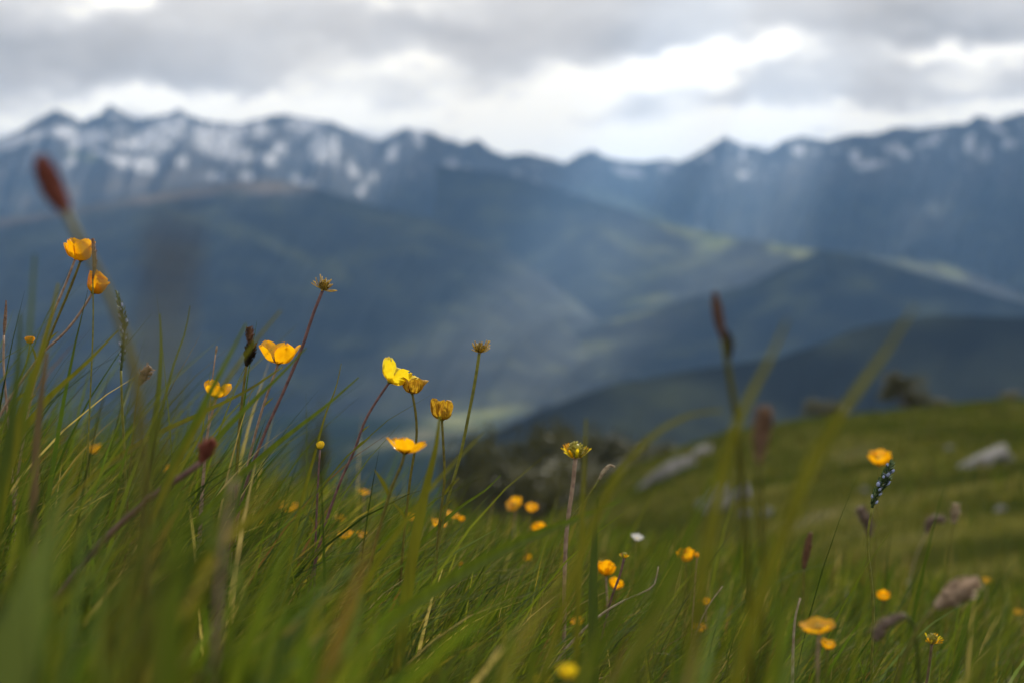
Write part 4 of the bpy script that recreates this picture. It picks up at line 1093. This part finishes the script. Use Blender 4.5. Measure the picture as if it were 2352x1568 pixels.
for k, a in enumerate([
    ('largest pale rock on the slope edge above the dark notch', 1535, 1062, 160, 66, -32), ('pale rock slab just above the largest one', 1604, 1030, 80, 38, -30),
    ('tall leaning grey rock below the slope edge', 1646, 1118, 62, 118, 22), ('grey rock close beside the tall leaning one', 1702, 1112, 56, 76, 16),
    ('small round white rock beneath the grey pair', 1716, 1172, 34, 34, 0), ('small pale rock between white rock and brown spike', 1764, 1168, 36, 36, 10),
    ('low grey stone left in grass near the tall rock', 1612, 1150, 30, 34, -10), ('long grey outcrop slanting up the upper slope', 2245, 1050, 150, 46, -34),
    ('pale boulder near the frame edge of the upper slope', 2322, 1045, 36, 34, 0), ('faint small stone high on the slope under the trees', 2180, 1022, 26, 18, 0),
    ('small stone in the middle of the open slope', 1985, 1120, 30, 26, 0), ('low stone at the side of the bent seed head', 2300, 1160, 34, 28, 12)]):
    rock(*a, seed=60 + k)


# ------------------------------------------------------------------ trees
def tree_mesh(seed, w, h, n, lobes):
    rs = random.Random(seed); mb = MB(); tk = MB()
    tube(tk, [(0, 0, -.3), (w * .03, 0, h * .3), (-w * .02, w * .02, h * .7)], [h * .035, h * .025, h * .008], 8)
    cl = []
    for k in range(lobes):
        a = rs.uniform(0, 6.28); zz = rs.uniform(.25, .92); rad = w * .5 * math.sqrt(max(.05, 1 - ((zz - .45) / .6) ** 2)) * rs.uniform(.35, .8)
        c = Vector((math.cos(a) * rad, math.sin(a) * rad, zz * h)); s = w * rs.uniform(.14, .25)
        cl.append((c, s))
        tube(tk, [(0, 0, h * min(.6, zz * .55)), c * .6 + Vector((0, 0, h * .08)), c], [h * .012, h * .008, h * .003], 5)
    for k in range(n):
        c, s = cl[rs.randrange(lobes)]
        d = Vector((rs.gauss(0, 1), rs.gauss(0, 1), rs.gauss(0, 1))).normalized() * s * rs.uniform(.35, 1.15)
        p = c + d; e = Vector((rs.gauss(0, 1), rs.gauss(0, 1), rs.gauss(0, 1))).normalized(); t = e.orthogonal().normalized(); b = e.cross(t); l = w * rs.uniform(.022, .045)
        mb.add([p - t * l, p - b * l * .5, p + t * l, p + b * l * .5], [(0, 1, 2, 3)])
    return mb, tk


PROTO = []
for sd in range(4):
    mb, tk = tree_mesh(500 + sd, 1.0, (1.15, 1.35, 1.0, 1.6)[sd], 3000, 16 + 3 * sd)
    def tomesh(nm, b, m):
        me = bpy.data.meshes.new(nm); me.from_pydata([tuple(q) for q in b.v], [], b.f); me.materials.append(m); return me
    PROTO.append((tomesh('crown', mb, M['leaf']), tomesh('trunk', tk, M['bark']), (1.15, 1.35, 1.0, 1.6)[sd]))


def tree(label, px, top_py, wpx, Y, kind, group, base_drop=None):
    """a tree whose crown top stands at top_py"""
    x = (px - 1176) * K * Y; z = g(x, Y); top = (784 - top_py) * K * Y; hgt = max(top - z, .5)
    cr, tr, hh = PROTO[kind]
    o = empty('tree', (x, Y, z), label, 'tree', group)
    sw = wpx * K * Y
    for nm, me in (('crown', cr), ('trunk', tr)):
        c = bpy.data.objects.new(nm, me); COL.objects.link(c); c.parent = o; c.scale = (sw, sw, hgt / hh); c.rotation_euler = (0, 0, random.uniform(0, 6.28))
    return o


GT = 'dark trees of the wood in the notch'
for k, (lb, px, tp, w, Y) in enumerate([
    ('dark tree starting the wood beside the spiky seed head stem', 1062, 1012, 70, 150), ('lower round tree in the wood next to the first', 1118, 1018, 80, 140),
    ('tall dark tree under the end of the pale valley strip', 1205, 986, 90, 165), ('broad dark tree in the wood left of the yellow green seed head', 1268, 992, 90, 160),
    ('dark tree directly behind the yellow green seed head', 1330, 990, 90, 170), ('dark tree on the seed head stem side towards the rocks', 1395, 996, 80, 165),
    ('dark tree behind the drooping beige grass tip', 1450, 1004, 80, 160), ('last dark tree of the wood before the pale rocks', 1505, 1020, 70, 150),
    ('low dark tree filling the front of the notch', 1165, 1050, 90, 120), ('low front tree under the seed head', 1300, 1058, 100, 115), ('low front tree near the rocky edge', 1400, 1062, 90, 118),
    ('small low tree sinking behind the meadow brow', 1235, 1075, 90, 105)]):
    tree(lb, px, tp, w * 2.2, Y, (0, 2)[k % 2], GT)
GR = 'trees on the slope skyline'
tree('largest round tree on the grassy skyline', 2080, 856, 118, 88, 0, GR)
tree('low bushy tree beyond the tip of the broad green blade', 1888, 918, 110, 96, 2, GR)
tree('small tree on the skyline next to the largest one', 2160, 915, 70, 92, 2, GR)
tree('tree at the picture edge of the skyline', 2322, 898, 70, 90, 1, GR)
tree('dark bush top showing over the shaded brow', 722, 975, 90, 60, 2, 'bushes beyond the brow')

# ------------------------------------------------------------------ render settings
sc.view_settings.view_transform = 'Standard'; sc.view_settings.look = 'None'; sc.view_settings.exposure = 0.25; sc.view_settings.gamma = 1
cy = sc.cycles
cy.use_denoising = True
try: cy.denoiser = 'OPENIMAGEDENOISE'
except Exception: pass
cy.max_bounces = 6; cy.diffuse_bounces = 3; cy.glossy_bounces = 2; cy.transmission_bounces = 3; cy.transparent_max_bounces = 4; cy.volume_bounces = 1
cy.caustics_reflective = False; cy.caustics_refractive = False
